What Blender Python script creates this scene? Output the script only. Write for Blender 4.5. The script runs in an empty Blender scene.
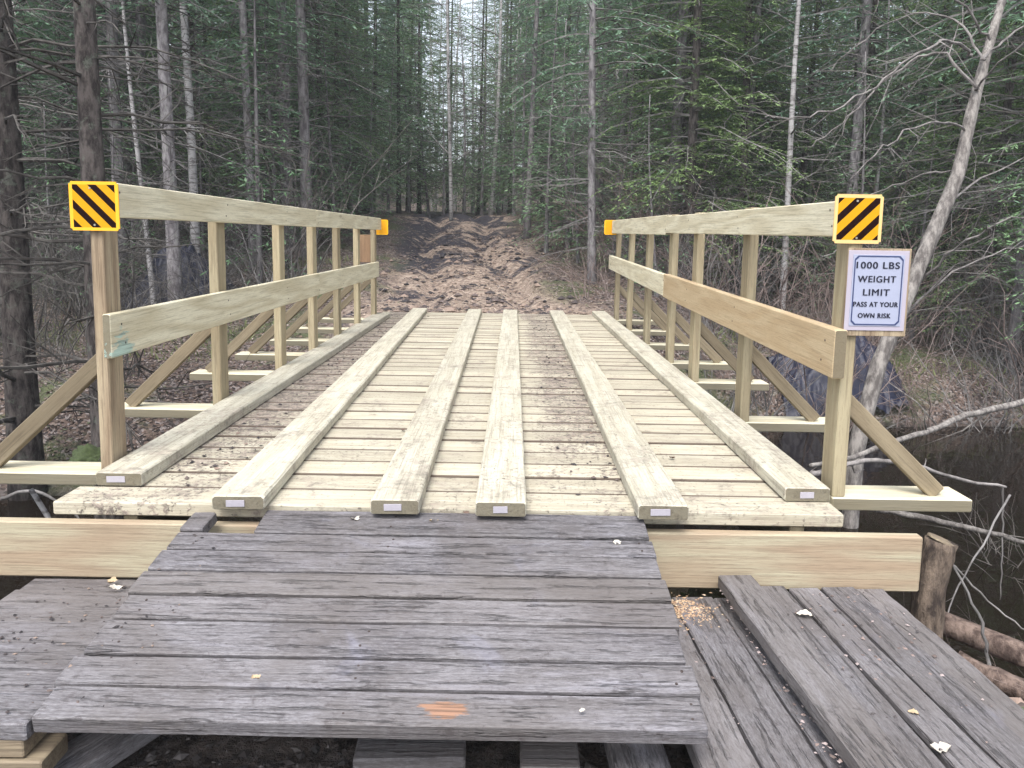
import bpy, bmesh, math, random
import numpy as np
from mathutils import Vector, Matrix, noise

scene = bpy.context.scene
COL = scene.collection
random.seed(7)
rng = np.random.default_rng(7)

# ------------------------------------------------------------------ camera, sky, sun, exposure
pitch, roll, cam_h = math.radians(7.0), math.radians(0.95), 0.74
fw = Vector((0, math.cos(pitch), -math.sin(pitch)))
rt = Vector((1, 0, 0)); up = rt.cross(fw)
r2 = rt * math.cos(roll) + up * math.sin(roll)
u2 = -rt * math.sin(roll) + up * math.cos(roll)
cam_d = bpy.data.cameras.new('camera')
cam = bpy.data.objects.new('camera', cam_d); COL.objects.link(cam)
cam.matrix_world = Matrix(((r2.x, u2.x, -fw.x, 0), (r2.y, u2.y, -fw.y, 0), (r2.z, u2.z, -fw.z, cam_h), (0, 0, 0, 1)))
cam_d.sensor_width = 36; cam_d.lens = 27; cam_d.shift_y = -52 / 1024
cam_d.clip_start = 0.02; cam_d.clip_end = 2000
scene.camera = cam

SUN_EL, SUN_AZ = math.radians(60), math.radians(196)      # high, behind the camera; overcast
world = bpy.data.worlds.new('World'); scene.world = world; world.use_nodes = True
wn = world.node_tree; wn.nodes.clear()
wo = wn.nodes.new('ShaderNodeOutputWorld'); wb = wn.nodes.new('ShaderNodeBackground')
sky = wn.nodes.new('ShaderNodeTexSky'); sky.sky_type = 'NISHITA'; sky.sun_disc = False
sky.sun_elevation = SUN_EL; sky.sun_rotation = SUN_AZ; sky.air_density = 1.0; sky.dust_density = 3.0
hs = wn.nodes.new('ShaderNodeHueSaturation'); hs.inputs['Saturation'].default_value = 0.42
wn.links.new(sky.outputs[0], hs.inputs['Color']); wn.links.new(hs.outputs[0], wb.inputs['Color'])
wb.inputs['Strength'].default_value = 0.15
wn.links.new(wb.outputs[0], wo.inputs[0])
sun_d = bpy.data.lights.new('sun', 'SUN'); sun_d.energy = 1.2; sun_d.angle = math.radians(30); sun_d.color = (1, .97, .93)
sun = bpy.data.objects.new('sun', sun_d); COL.objects.link(sun)
sdir = Vector((math.sin(SUN_AZ) * math.cos(SUN_EL), math.cos(SUN_AZ) * math.cos(SUN_EL), math.sin(SUN_EL)))
sun.rotation_euler = sdir.to_track_quat('Z', 'Y').to_euler(); sun.location = (0, -5, 12)
vs = scene.view_settings
vs.view_transform = 'Standard'; vs.look = 'None'; vs.gamma = 1; vs.use_curve_mapping = False
vs.exposure = 1.45
HAZE = True
scene.render.engine = 'CYCLES'
scene.cycles.max_bounces = 6; scene.cycles.diffuse_bounces = 3; scene.cycles.glossy_bounces = 3
scene.cycles.use_denoising = True; scene.cycles.denoising_prefilter = 'NONE'; scene.cycles.denoising_input_passes = 'RGB_ALBEDO_NORMAL'; scene.cycles.sample_clamp_indirect = 4
scene.render.use_persistent_data = False

# ------------------------------------------------------------------ object helpers
def tag(o, label=None, cat=None, group=None, kind=None):
    if label: o['label'] = label
    if cat: o['category'] = cat
    if group: o['group'] = group
    if kind: o['kind'] = kind
    return o

def thing(name, loc, label, cat, group=None):
    o = bpy.data.objects.new(name, None); COL.objects.link(o); o.location = loc
    o.empty_display_size = .1
    return tag(o, label, cat, group)

def wloc(o):
    v = Vector((0, 0, 0))
    while o is not None:
        v += o.location; o = o.parent
    return v

def link_mesh(name, me, mat, parent=None, mesh_local=False):
    me.materials.append(mat) if mat and not me.materials else None
    o = bpy.data.objects.new(name, me); COL.objects.link(o)
    if parent is not None:
        o.parent = parent
        if not mesh_local:
            w = wloc(parent); me.transform(Matrix.Translation(-w))
    return o

class MB:
    """collects verts / faces with a grain coordinate and a random number per piece"""
    def __init__(s): s.v = []; s.f = []; s.gc = []; s.rn = []; s.n = 0
    def add(s, v, f, gc=None, r=0.5):
        v = np.asarray(v, float); s.v.append(v)
        s.f.extend([[i + s.n for i in q] for q in f])
        s.gc.append(np.asarray(gc, float) if gc is not None else v.copy())
        s.rn.append(np.full(len(v), r) if np.isscalar(r) else np.asarray(r, float)); s.n += len(v)
    def mesh(s, name, smooth=False):
        me = bpy.data.meshes.new(name)
        v = np.concatenate(s.v)
        tot = np.array([len(q) for q in s.f], dtype=np.int32)
        idx = np.array([i for q in s.f for i in q], dtype=np.int32)
        me.vertices.add(len(v)); me.vertices.foreach_set('co', v.astype(np.float32).ravel())
        me.loops.add(len(idx)); me.loops.foreach_set('vertex_index', idx)
        me.polygons.add(len(tot))
        st = np.zeros(len(tot), dtype=np.int32); st[1:] = np.cumsum(tot)[:-1]
        me.polygons.foreach_set('loop_start', st); me.polygons.foreach_set('loop_total', tot)
        me.polygons.foreach_set('use_smooth', np.full(len(tot), smooth))
        me.update(calc_edges=True)
        a = me.attributes.new('gc', 'FLOAT_VECTOR', 'POINT'); a.data.foreach_set('vector', np.concatenate(s.gc).astype(np.float32).ravel())
        a = me.attributes.new('rnd', 'FLOAT', 'POINT'); a.data.foreach_set('value', np.concatenate(s.rn).astype(np.float32))
        me.validate(); return me
    def build(s, name, mat, parent=None, smooth=False):
        return link_mesh(name, s.mesh(name, smooth), mat, parent)

def add_board(mb, p0, p1, w, t, side=None, up_=None, bev=.003, warp=0.0, r=None, seg=1, ragged=0.0):
    """board from p0 to p1 (centre line of the TOP face's middle is not implied: p0,p1 are the centre axis); w across, t thick"""
    p0 = Vector(p0); p1 = Vector(p1); ax = (p1 - p0); L = ax.length; ax.normalize()
    if up_ is None: up_ = Vector((0, 0, 1))
    up_ = Vector(up_); sd = ax.cross(up_).normalized(); upn = sd.cross(ax).normalized()
    if r is None: r = random.random()
    off = random.random() * 40
    prof = []
    hw, ht, b = w / 2, t / 2, bev
    for (a, c) in ((-hw + b, -ht), (hw - b, -ht), (hw, -ht + b), (hw, ht - b), (hw - b, ht), (-hw + b, ht), (-hw, ht - b), (-hw, -ht + b)):
        prof.append((a, c))
    V = []; G = []; F = []
    ph = random.random() * 6
    sts = [(0.0, .6 * b, 1), (b, 0, 0)] + [(L * i / seg, 0, 0) for i in range(1, seg)] + [(L - b, 0, 0), (L, .6 * b, 1)]
    for (s_, ins, e) in sts:
        for k, (a, c) in enumerate(prof):
            aa = a - math.copysign(ins, a); cc = c - math.copysign(ins, c)
            ww = 0
            if ragged and k in (2, 3, 6, 7, 1, 4, 5, 0):
                ww = ragged * noise.noise(Vector((s_ * 9 + off, math.copysign(3, a), 0)))
            q = p0 + ax * s_ + sd * (aa + ww) + upn * (cc + warp * math.sin(s_ * 2.1 + ph))
            V.append(q); G.append((s_ + off, a + off * 1.7, c))
    n = len(sts)
    for i in range(n - 1):
        for k in range(8):
            k2 = (k + 1) % 8
            F.append([i * 8 + k, i * 8 + k2, (i + 1) * 8 + k2, (i + 1) * 8 + k])
    F.append(list(range(7, -1, -1))); F.append([(n - 1) * 8 + k for k in range(8)])
    mb.add(V, F, G, r)

def tube(mb, pts, rads, n=5, r=.5, jitter=0.0):
    pts = np.asarray(pts, float); m = len(pts)
    d = np.gradient(pts, axis=0) if m > 2 else np.repeat((pts[1] - pts[0])[None], 2, 0)
    d /= np.maximum(np.linalg.norm(d, axis=1)[:, None], 1e-9)
    ref = np.array([0, 0, 1.]) if abs(d[0, 2]) < .8 else np.array([1., 0, 0])
    a = np.cross(d, ref); a /= np.maximum(np.linalg.norm(a, axis=1)[:, None], 1e-9)
    b = np.cross(d, a)
    th = np.arange(n) * 2 * math.pi / n
    rads = np.asarray(rads, float)
    R = rads[:, None] * np.ones(n)[None]
    if jitter: R = R * (1 + jitter * (rng.random(R.shape) - .5))
    V = pts[:, None, :] + R[:, :, None] * (np.cos(th)[None, :, None] * a[:, None, :] + np.sin(th)[None, :, None] * b[:, None, :])
    F = []
    for i in range(m - 1):
        for k in range(n):
            k2 = (k + 1) % n
            F.append([i * n + k, i * n + k2, (i + 1) * n + k2, (i + 1) * n + k])
    F.append([(m - 1) * n + k for k in range(n)]); F.append(list(range(n - 1, -1, -1)))
    mb.add(V.reshape(-1, 3), F, None, r)

# ------------------------------------------------------------------ materials
def newmat(name):
    m = bpy.data.materials.new(name); m.use_nodes = True
    nt = m.node_tree; nt.nodes.clear()
    out = nt.nodes.new('ShaderNodeOutputMaterial'); bs = nt.nodes.new('ShaderNodeBsdfPrincipled')
    nt.links.new(bs.outputs[0], out.inputs[0])
    return m, nt, bs

class NT:
    def __init__(s, nt): s.nt = nt
    def n(s, t, **k):
        nd = s.nt.nodes.new(t)
        for a, b in k.items(): setattr(nd, a, b)
        return nd
    def set(s, sock, v):
        if hasattr(v, 'is_output') or isinstance(v, bpy.types.NodeSocket): s.nt.links.new(v, sock)
        else: sock.default_value = v
    def math(s, op, a, b=0.0, c=None, clamp=False):
        nd = s.n('ShaderNodeMath', operation=op, use_clamp=clamp); s.set(nd.inputs[0], a); s.set(nd.inputs[1], b)
        if c is not None: s.set(nd.inputs[2], c)
        return nd.outputs[0]
    def vmul(s, v, xyz):
        nd = s.n('ShaderNodeVectorMath', operation='MULTIPLY'); s.set(nd.inputs[0], v); nd.inputs[1].default_value = xyz; return nd.outputs[0]
    def noise(s, v, scale, detail=3, rough=.55, dist=0.0):
        nd = s.n('ShaderNodeTexNoise'); s.set(nd.inputs['Vector'], v); nd.inputs['Scale'].default_value = scale
        nd.inputs['Detail'].default_value = detail; nd.inputs['Roughness'].default_value = rough; nd.inputs['Distortion'].default_value = dist
        return nd.outputs[0]
    def vor(s, v, scale, out=0, feature='F1'):
        nd = s.n('ShaderNodeTexVoronoi', feature=feature); s.set(nd.inputs['Vector'], v); nd.inputs['Scale'].default_value = scale
        return nd.outputs[out]
    def mapr(s, v, a, b, c=0.0, d=1.0, smooth=True):
        nd = s.n('ShaderNodeMapRange', interpolation_type='SMOOTHSTEP' if smooth else 'LINEAR'); s.set(nd.inputs[0], v)
        for i, x in enumerate((a, b, c, d)): nd.inputs[i + 1].default_value = x
        return nd.outputs[0]
    def mix(s, f, a, b, mode='MIX'):
        nd = s.n('ShaderNodeMix', data_type='RGBA', blend_type=mode); s.set(nd.inputs[0], f)
        s.set(nd.inputs[6], a if not isinstance(a, tuple) else (*a, 1)); s.set(nd.inputs[7], b if not isinstance(b, tuple) else (*b, 1))
        return nd.outputs[2]
    def attr(s, name, out='Fac'):
        nd = s.n('ShaderNodeAttribute', attribute_name=name); return nd.outputs[out]
    def sep(s, v):
        nd = s.n('ShaderNodeSeparateXYZ'); s.set(nd.inputs[0], v); return nd.outputs
    def bump(s, h, strength, dist, bs):
        nd = s.n('ShaderNodeBump'); s.set(nd.inputs['Height'], h); nd.inputs['Strength'].default_value = strength; nd.inputs['Distance'].default_value = dist
        s.nt.links.new(nd.outputs[0], bs.inputs['Normal'])

def wood(name, light, dark, ring=.5, fibre=.35, knot=True, rough=.7, spread=.25, dirt=0.0, track=False, stain=None, joint=None, weather=0.0):
    m, nt, bs = newmat(name); N = NT(nt)
    gc = N.attr('gc', 'Vector'); rn = N.attr('rnd')
    big = N.noise(N.vmul(gc, (.8, 7, 7)), 1.0, 2, .45)
    rings = N.math('PINGPONG', N.math('MULTIPLY', big, 13.0), 1.0)
    rings = N.mapr(rings, .1, .95)
    fib = N.noise(N.vmul(gc, (5, 170, 170)), 1.0, 3, .6)
    fib2 = N.noise(N.vmul(gc, (1.6, 28, 28)), 1.0, 4, .65)
    f = N.math('MULTIPLY', rings, ring)
    c = N.mix(f, light, dark)
    c = N.mix(N.math('MULTIPLY', N.mapr(fib2, .44, .66), fibre, clamp=True), c, dark)
    c = N.mix(N.math('MULTIPLY', N.mapr(fib, .5, .64), fibre * .9, clamp=True), c, tuple(x * .55 for x in dark))
    # tone of each board
    hfp = N.noise(N.vmul(gc, (25, 330, 330)), 1.0, 3, .8)
    c = N.mix(N.math('MULTIPLY', N.mapr(hfp, .5, .62), .30), c, tuple(x * .6 for x in dark))
    tone = N.mapr(rn, 0, 1, 1 - spread, 1 + spread * .6, False)
    cc = N.n('ShaderNodeCombineXYZ')
    for i in range(3): N.set(cc.inputs[i], tone)
    c = N.mix(1.0, c, cc.outputs[0], 'MULTIPLY')
    pos = N.n('ShaderNodeNewGeometry').outputs['Position']
    hgt = N.math('ADD', N.math('MULTIPLY', fib, .6), N.math('MULTIPLY', fib2, .5))
    if knot:
        kd = N.vor(N.vmul(gc, (1.5, 6.5, .4)), 1.0)
        k = N.mapr(kd, .04, .085, 1, 0)
        c = N.mix(N.math('MULTIPLY', k, .75), c, tuple(x * .28 for x in dark))
        kh = N.mapr(kd, .07, .2, 1, 0)
        c = N.mix(N.math('MULTIPLY', kh, .35), c, dark)
    if weather:
        w1 = N.noise(pos, 3.5, 5, .65, .6)
        c = N.mix(N.math('MULTIPLY', N.mapr(w1, .46, .72), weather * .7), c, (.075, .068, .078))
        w2 = N.noise(N.vmul(gc, (2.5, 16, 16)), 1.0, 5, .7, .4)
        c = N.mix(N.math('MULTIPLY', N.mapr(w2, .52, .72), .6), c, (.29, .283, .315))
        w3 = N.noise(N.vmul(gc, (4, 60, 60)), 1.0, 4, .7)
        c = N.mix(N.math('MULTIPLY', N.mapr(w3, .60, .70), .5), c, (.055, .048, .05))
        sp = N.noise(pos, 60, 4, .75)
        c = N.mix(N.math('MULTIPLY', N.mapr(sp, .60, .74), .35), c, (.27, .25, .25))
        hf = N.noise(N.vmul(gc, (60, 260, 260)), 1.0, 4, .8)
        c = N.mix(N.math('MULTIPLY', N.mapr(hf, .50, .62), .45), c, (.055, .048, .05))
        c = N.mix(N.math('MULTIPLY', N.mapr(hf, .50, .38), .35), c, (.30, .29, .31))
        c = N.mix(N.math('MULTIPLY', N.mapr(N.math('FRACT', N.math('MULTIPLY', rn, 7.31)), .35, 1.0), .45), c, (.15, .132, .118))
        w4 = N.noise(N.vmul(pos, (1, 1, 1)), 1.7, 4, .6, .5)
        c = N.mix(N.math('MULTIPLY', N.mapr(w4, .42, .62), .55), c, (.105, .092, .085))
        w5 = N.noise(pos, 4.5, 4, .6, .8)
        c = N.mix(N.math('MULTIPLY', N.mapr(w5, .60, .76), .28), c, (.27, .275, .36))
        sp2 = N.noise(N.vmul(pos, (1, 1.2, 1)), 33, 5, .8)
        c = N.mix(N.math('MULTIPLY', N.mapr(sp2, .56, .66), .6), c, (.06, .05, .05))
        hgt = N.math('SUBTRACT', hgt, N.math('MULTIPLY', N.mapr(w3, .55, .66), 1.2))
        rg = N.mapr(w2, .3, .7, .5, .8)
        N.set(bs.inputs['Roughness'], rg)
    else:
        bs.inputs['Roughness'].default_value = rough
    if dirt or track:
        xyz = N.sep(pos)
        d1 = N.noise(pos, 6, 6, .72, .4); d2 = N.noise(pos, 38, 4, .7)
        dd = N.math('ADD', N.math('MULTIPLY', d1, .6), N.math('MULTIPLY', d2, .4))
        # general specks of trodden mud
        g = N.mapr(dd, .56 - dirt * .1, .64, 0, .55)
        s1 = N.noise(pos, 75, 4, .75); s2 = N.noise(pos, 2.2, 3, .6)
        g = N.math('MAXIMUM', g, N.math('MULTIPLY', N.mapr(N.math('ADD', s1, N.math('MULTIPLY', s2, .22)), .70, .76), .75))
        if track:
            def band(x, w):
                dx = N.math('ABSOLUTE', N.math('SUBTRACT', xyz[0], x)); return N.mapr(dx, w * .35, w, 1, 0)
            wob = N.math('MULTIPLY', N.math('SUBTRACT', N.noise(pos, 1.3, 2), .5), .25)
            xs = N.math('ADD', xyz[0], wob)
            def band2(x, w):
                dx = N.math('ABSOLUTE', N.math('SUBTRACT', xs, x)); return N.mapr(dx, w * .3, w, 1, 0)
            t = N.math('MAXIMUM', band2(-1.0, .30), N.math('MULTIPLY', band2(.27, .24), .85))
            fy = N.mapr(xyz[1], 2.0, 3.2, .35, 1)
            t = N.math('MULTIPLY', t, fy)
            tm = N.mapr(N.math('ADD', N.math('ADD', N.math('MULTIPLY', dd, .55), N.math('MULTIPLY', s1, .45)), N.math('MULTIPLY', t, .13)), .555, .62, 0, .85)
            g = N.math('MAXIMUM', g, tm)
        c = N.mix(g, c, N.mix(N.mapr(N.noise(pos, 22, 5, .75), .4, .6), (.055, .043, .042), (.30, .245, .21)))
        hgt = N.math('ADD', hgt, N.math('MULTIPLY', g, .8))
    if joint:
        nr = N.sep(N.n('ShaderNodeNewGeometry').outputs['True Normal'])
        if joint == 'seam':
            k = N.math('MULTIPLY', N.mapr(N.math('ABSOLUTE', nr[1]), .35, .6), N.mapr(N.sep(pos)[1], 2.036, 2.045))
            c = N.mix(N.math('MULTIPLY', k, .9), c, (.085, .06, .045))  # muddy brown painted on board sides, standing in for shade in the gaps
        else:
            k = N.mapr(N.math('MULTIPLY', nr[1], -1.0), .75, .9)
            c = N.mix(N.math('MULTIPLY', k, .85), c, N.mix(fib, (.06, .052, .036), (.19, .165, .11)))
    if stain:
        (ctr, rad, colr) = stain
        vd = N.n('ShaderNodeVectorMath', operation='SUBTRACT'); N.set(vd.inputs[0], pos); vd.inputs[1].default_value = ctr
        vl = N.n('ShaderNodeVectorMath', operation='LENGTH'); N.set(vl.inputs[0], N.vmul(vd.outputs[0], (1, 2.2 if weather else 1, 1)))
        nz_ = N.noise(N.vmul(gc, (14, 60, 60)), 1.0, 4, .7)
        e = N.math('ADD', vl.outputs['Value'], N.math('MULTIPLY', N.math('SUBTRACT', nz_, .5), rad * 3))
        c = N.mix(N.mapr(e, rad * .7, rad, .85, 0), c, N.mix(N.mapr(fib, .4, .6), colr, tuple(x * .5 for x in colr)))
    nt.links.new(c, bs.inputs['Base Color'])
    bs.inputs['Specular IOR Level'].default_value = .3
    N.bump(hgt, .8 if not weather else 1.0, .0025 if not weather else .005, bs)
    return m

PINE_L, PINE_D = (.60, .545, .40), (.40, .335, .205)
M = {}
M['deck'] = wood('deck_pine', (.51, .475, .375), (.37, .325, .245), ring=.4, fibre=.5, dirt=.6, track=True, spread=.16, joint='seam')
M['runner'] = wood('runner_pine', (.53, .505, .41), (.38, .345, .265), ring=.45, fibre=.5, dirt=.85, track=False, spread=.08, joint='end')
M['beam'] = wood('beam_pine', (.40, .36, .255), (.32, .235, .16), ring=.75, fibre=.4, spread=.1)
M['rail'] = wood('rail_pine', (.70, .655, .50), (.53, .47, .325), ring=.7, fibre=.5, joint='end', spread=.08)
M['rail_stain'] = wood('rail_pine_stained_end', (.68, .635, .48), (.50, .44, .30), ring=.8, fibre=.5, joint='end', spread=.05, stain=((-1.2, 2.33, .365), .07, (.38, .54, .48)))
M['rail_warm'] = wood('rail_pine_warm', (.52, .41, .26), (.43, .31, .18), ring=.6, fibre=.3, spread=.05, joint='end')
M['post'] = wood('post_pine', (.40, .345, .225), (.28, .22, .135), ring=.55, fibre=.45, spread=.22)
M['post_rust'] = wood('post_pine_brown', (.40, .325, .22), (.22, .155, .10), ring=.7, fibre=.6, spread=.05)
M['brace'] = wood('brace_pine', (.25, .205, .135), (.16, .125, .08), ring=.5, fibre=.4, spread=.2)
M['old'] = wood('weathered_grey_plank', (.205, .196, .205), (.125, .117, .122), ring=.3, fibre=.5, knot=True, weather=.75, spread=.34)
M['old_rot'] = wood('weathered_grey_plank_rotten', (.205, .196, .205), (.125, .117, .122), ring=.3, fibre=.5, knot=True, weather=.75, spread=.2, stain=((-.115, 1.315, -.12), .047, (.33, .18, .11)))
M['lumber'] = wood('offcut_lumber', (.27, .22, .15), (.14, .105, .075), ring=.5, fibre=.5, spread=.25)

def simple(name, col, rough=.6, metal=0.0, var=0.0, scale=20):
    m, nt, bs = newmat(name); N = NT(nt)
    if var:
        tc = N.n('ShaderNodeTexCoord').outputs['Object']
        f = N.noise(tc, scale, 4, .6)
        c = N.mix(f, tuple(x * (1 - var) for x in col), tuple(min(1, x * (1 + var)) for x in col)); nt.links.new(c, bs.inputs['Base Color'])
        N.bump(f, .3, .003, bs)
    else: bs.inputs['Base Color'].default_value = (*col, 1)
    bs.inputs['Roughness'].default_value = rough; bs.inputs['Metallic'].default_value = metal
    return m

def bark(name, a, b, scale=24, lich=None):
    m, nt, bs = newmat(name); N = NT(nt)
    tc = N.n('ShaderNodeTexCoord').outputs['Object']
    v = N.vmul(tc, (1, 1, .35))
    f = N.noise(v, scale, 5, .7); c = N.mix(N.mapr(f, .35, .65), a, b)
    if lich:
        l = N.noise(tc, 13, 6, .75); c = N.mix(N.mapr(l, .54, .64, 0, .55), c, lich)
    rnd = N.n('ShaderNodeObjectInfo').outputs['Random']
    tone = N.mapr(rnd, 0, 1, .75, 1.2, False); cc = N.n('ShaderNodeCombineXYZ')
    for i in range(3): N.set(cc.inputs[i], tone)
    c = N.mix(1, c, cc.outputs[0], 'MULTIPLY')
    nt.links.new(c, bs.inputs['Base Color']); bs.inputs['Roughness'].default_value = .9
    bs.inputs['Specular IOR Level'].default_value = .15
    N.bump(f, .8, .02, bs); return m

def birch_bark(name):
    m, nt, bs = newmat(name); N = NT(nt)
    tc = N.n('ShaderNodeTexCoord').outputs['Object']
    f = N.noise(N.vmul(tc, (3, 3, 14)), 2.5, 4, .65)
    c = N.mix(N.mapr(f, .50, .64), (.36, .35, .35), (.08, .07, .07))
    c = N.mix(N.mapr(N.noise(tc, 3, 3), .4, .7, 0, .6), c, (.19, .18, .175))
    nt.links.new(c, bs.inputs['Base Color']); bs.inputs['Roughness'].default_value = .75
    N.bump(f, .4, .008, bs); return m

def foliage(name, a, b):
    m, nt, bs = newmat(name); N = NT(nt)
    rn = N.attr('rnd'); orn = N.n('ShaderNodeObjectInfo').outputs['Random']
    t = N.math('ADD', N.math('MULTIPLY', rn, .5), N.math('MULTIPLY', orn, .5))
    c = N.mix(t, a, b); nt.links.new(c, bs.inputs['Base Color'])
    bs.inputs['Roughness'].default_value = .55; bs.inputs['Specular IOR Level'].default_value = .4
    tr = N.n('ShaderNodeBsdfTranslucent'); nt.links.new(c, tr.inputs[0])
    mx = N.n('ShaderNodeMixShader'); mx.inputs[0].default_value = .25
    nt.links.new(bs.outputs[0], mx.inputs[1]); nt.links.new(tr.outputs[0], mx.inputs[2])
    nt.links.new(mx.outputs[0], nt.nodes['Material Output'].inputs[0])
    return m

M['bark_grey'] = bark('bark_grey', (.10, .09, .095), (.26, .245, .25), lich=(.24, .26, .22))
M['bark_dark'] = bark('bark_dark', (.02, .017, .0165), (.095, .082, .077), lich=(.12, .135, .11))
M['bark_pale'] = bark('bark_pale_grey', (.10, .09, .085), (.28, .26, .24), 30)
M['birch'] = birch_bark('birch_bark')
M['twig'] = bark('dead_twig_bark', (.085, .08, .077), (.21, .20, .195), 8)
M['twig_dark'] = bark('dark_twig_bark', (.05, .045, .042), (.14, .13, .12), 8)
M['twig_brown'] = bark('brown_twig_bark', (.11, .08, .07), (.25, .20, .185), 8)
M['twig_light'] = bark('light_twig_bark', (.12, .11, .105), (.27, .25, .24), 14)
M['needle'] = foliage('needle_green', (.085, .165, .09), (.20, .33, .155))
M['needle_b'] = foliage('needle_blue_green', (.085, .16, .11), (.20, .32, .20))
M['needle_y'] = foliage('needle_yellow_green', (.085, .15, .06), (.20, .29, .11))

# ------------------------------------------------------------------ the terrain
def sm(a, b, x):
    t = np.clip((x - a) / (b - a), 0, 1); return t * t * (3 - 2 * t)

def fbm(x, y, s, seed=0, oct=4):
    out = np.zeros_like(x, float); amp = 1.0; tot = 0
    for o in range(oct):
        r_ = np.random.default_rng(seed * 77 + o); k = 0
        acc = np.zeros_like(out)
        for j in range(5):
            an = r_.random() * math.pi * 2; ph = r_.random() * 50; fr = s * (2 ** o) * (.7 + .7 * r_.random())
            acc += np.sin((x * math.cos(an) + y * math.sin(an)) * fr + ph + 1.7 * np.sin((y * math.cos(an) - x * math.sin(an)) * fr * .6 + ph * 2))
        out += amp * acc / 5; tot += amp; amp *= .55
    return out / tot

def trail_mask(x, y):
    cx_ = -.40 - .09 * np.clip(y - 8, 0, 14) + .0 * x
    hw = 1.0 + .03 * np.clip(y - 8, 0, 20) + .35 * (1 - sm(7.6, 9, y))
    d = np.abs(x - cx_ + .25 * fbm(x, y, 1.1, 9, 2))
    return (1 - sm(hw * .75, hw * 1.15, d)) * sm(6.8, 7.4, y) * (1 - sm(21, 26, y))

def height(x, y):
    x = np.asarray(x, float); y = np.asarray(y, float)
    wd = np.clip(y - 7.2, 0, 7)
    xl_ = x + .75 * wd; xr_ = x - .25 * wd
    left = 1 - sm(-2.2, -1.0, xl_); right = sm(.9, 2.6, xr_)
    mid = 1 - left - right
    yfar = left * 3.7 + mid * 5.9 + right * 6.5 + (.35 * fbm(x, y * .3, 1.3, 21, 3) + .12 * fbm(x, y, 5, 22, 2)) * (1 - mid)           # foot of the far bank
    bw = left * 2.6 + mid * 1.3 + right * 1.15
    zb = left * -.38 + mid * -.06 + right * -.50            # level at its top
    sl = left * .085 + mid * .112 + right * .075
    near_z = -.36 - .50 * sm(1.1, 2.6, x) - .35 * sm(1.4, 3.4, -x)
    far = zb + sl * np.clip(y - yfar - bw, 0, 12.5) + .035 * np.clip(y - yfar - bw - 12.5, 0, 14)
    far += .13 * np.clip(y - 32, 0, 45)
    bed = -1.22
    yn = 1.75 - .2 * right
    z = near_z + (bed - near_z) * sm(yn, yn + .9, y)
    z = z + (far - bed) * sm(0, 1, (y - yfar) / bw)
    z += np.where(y > 5, 1, .35) * (.045 * fbm(x, y, 1.6, 1, 4) + .03 * fbm(x, y, 5.5, 2, 3)) * (1 - .6 * sm(0, 1, (y < 7.6) * (np.abs(x) < 1.6)))
    tm = trail_mask(x, y)
    z += tm * (-.06 + .07 * fbm(x, y, 3.2, 5, 4)) * sm(7.4, 8.6, y)
    # wheel ruts
    cx_ = -.40 - .09 * np.clip(y - 8, 0, 14)
    for o in (-.55, .50):
        z -= tm * .13 * np.exp(-((x - cx_ - o - .12 * np.sin(y * .8)) / .17) ** 2) * sm(7.6, 9, y)
    return z

def gz(x, y): return float(height(np.array([x]), np.array([y]))[0])

def warped(lo, hi, c, n, k):
    t0 = math.asinh((lo - c) / k); t1 = math.asinh((hi - c) / k)
    return c + k * np.sinh(np.linspace(t0, t1, n))
xs = warped(-95, 95, 0, 460, 5.0); ys = warped(-32, 125, 8.5, 520, 5.0)
X, Y = np.meshgrid(xs, ys); Z = height(X, Y)
nx, ny = len(xs), len(ys)
V = np.stack([X.ravel(), Y.ravel(), Z.ravel()], 1)
ii = (np.arange(ny - 1)[:, None] * nx + np.arange(nx - 1)[None]).ravel()
Fq = np.stack([ii, ii + 1, ii + nx + 1, ii + nx], 1)
me = bpy.data.meshes.new('ground')
me.vertices.add(len(V)); me.vertices.foreach_set('co', V.astype(np.float32).ravel())
me.loops.add(Fq.size); me.loops.foreach_set('vertex_index', Fq.astype(np.int32).ravel())
me.polygons.add(len(Fq)); me.polygons.foreach_set('loop_start', (np.arange(len(Fq)) * 4).astype(np.int32)); me.polygons.foreach_set('loop_total', np.full(len(Fq), 4, np.int32))
me.polygons.foreach_set('use_smooth', np.ones(len(Fq), bool)); me.update(calc_edges=True)
a = me.attributes.new('trail', 'FLOAT', 'POINT'); a.data.foreach_set('value', trail_mask(X, Y).ravel().astype(np.float32))

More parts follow.
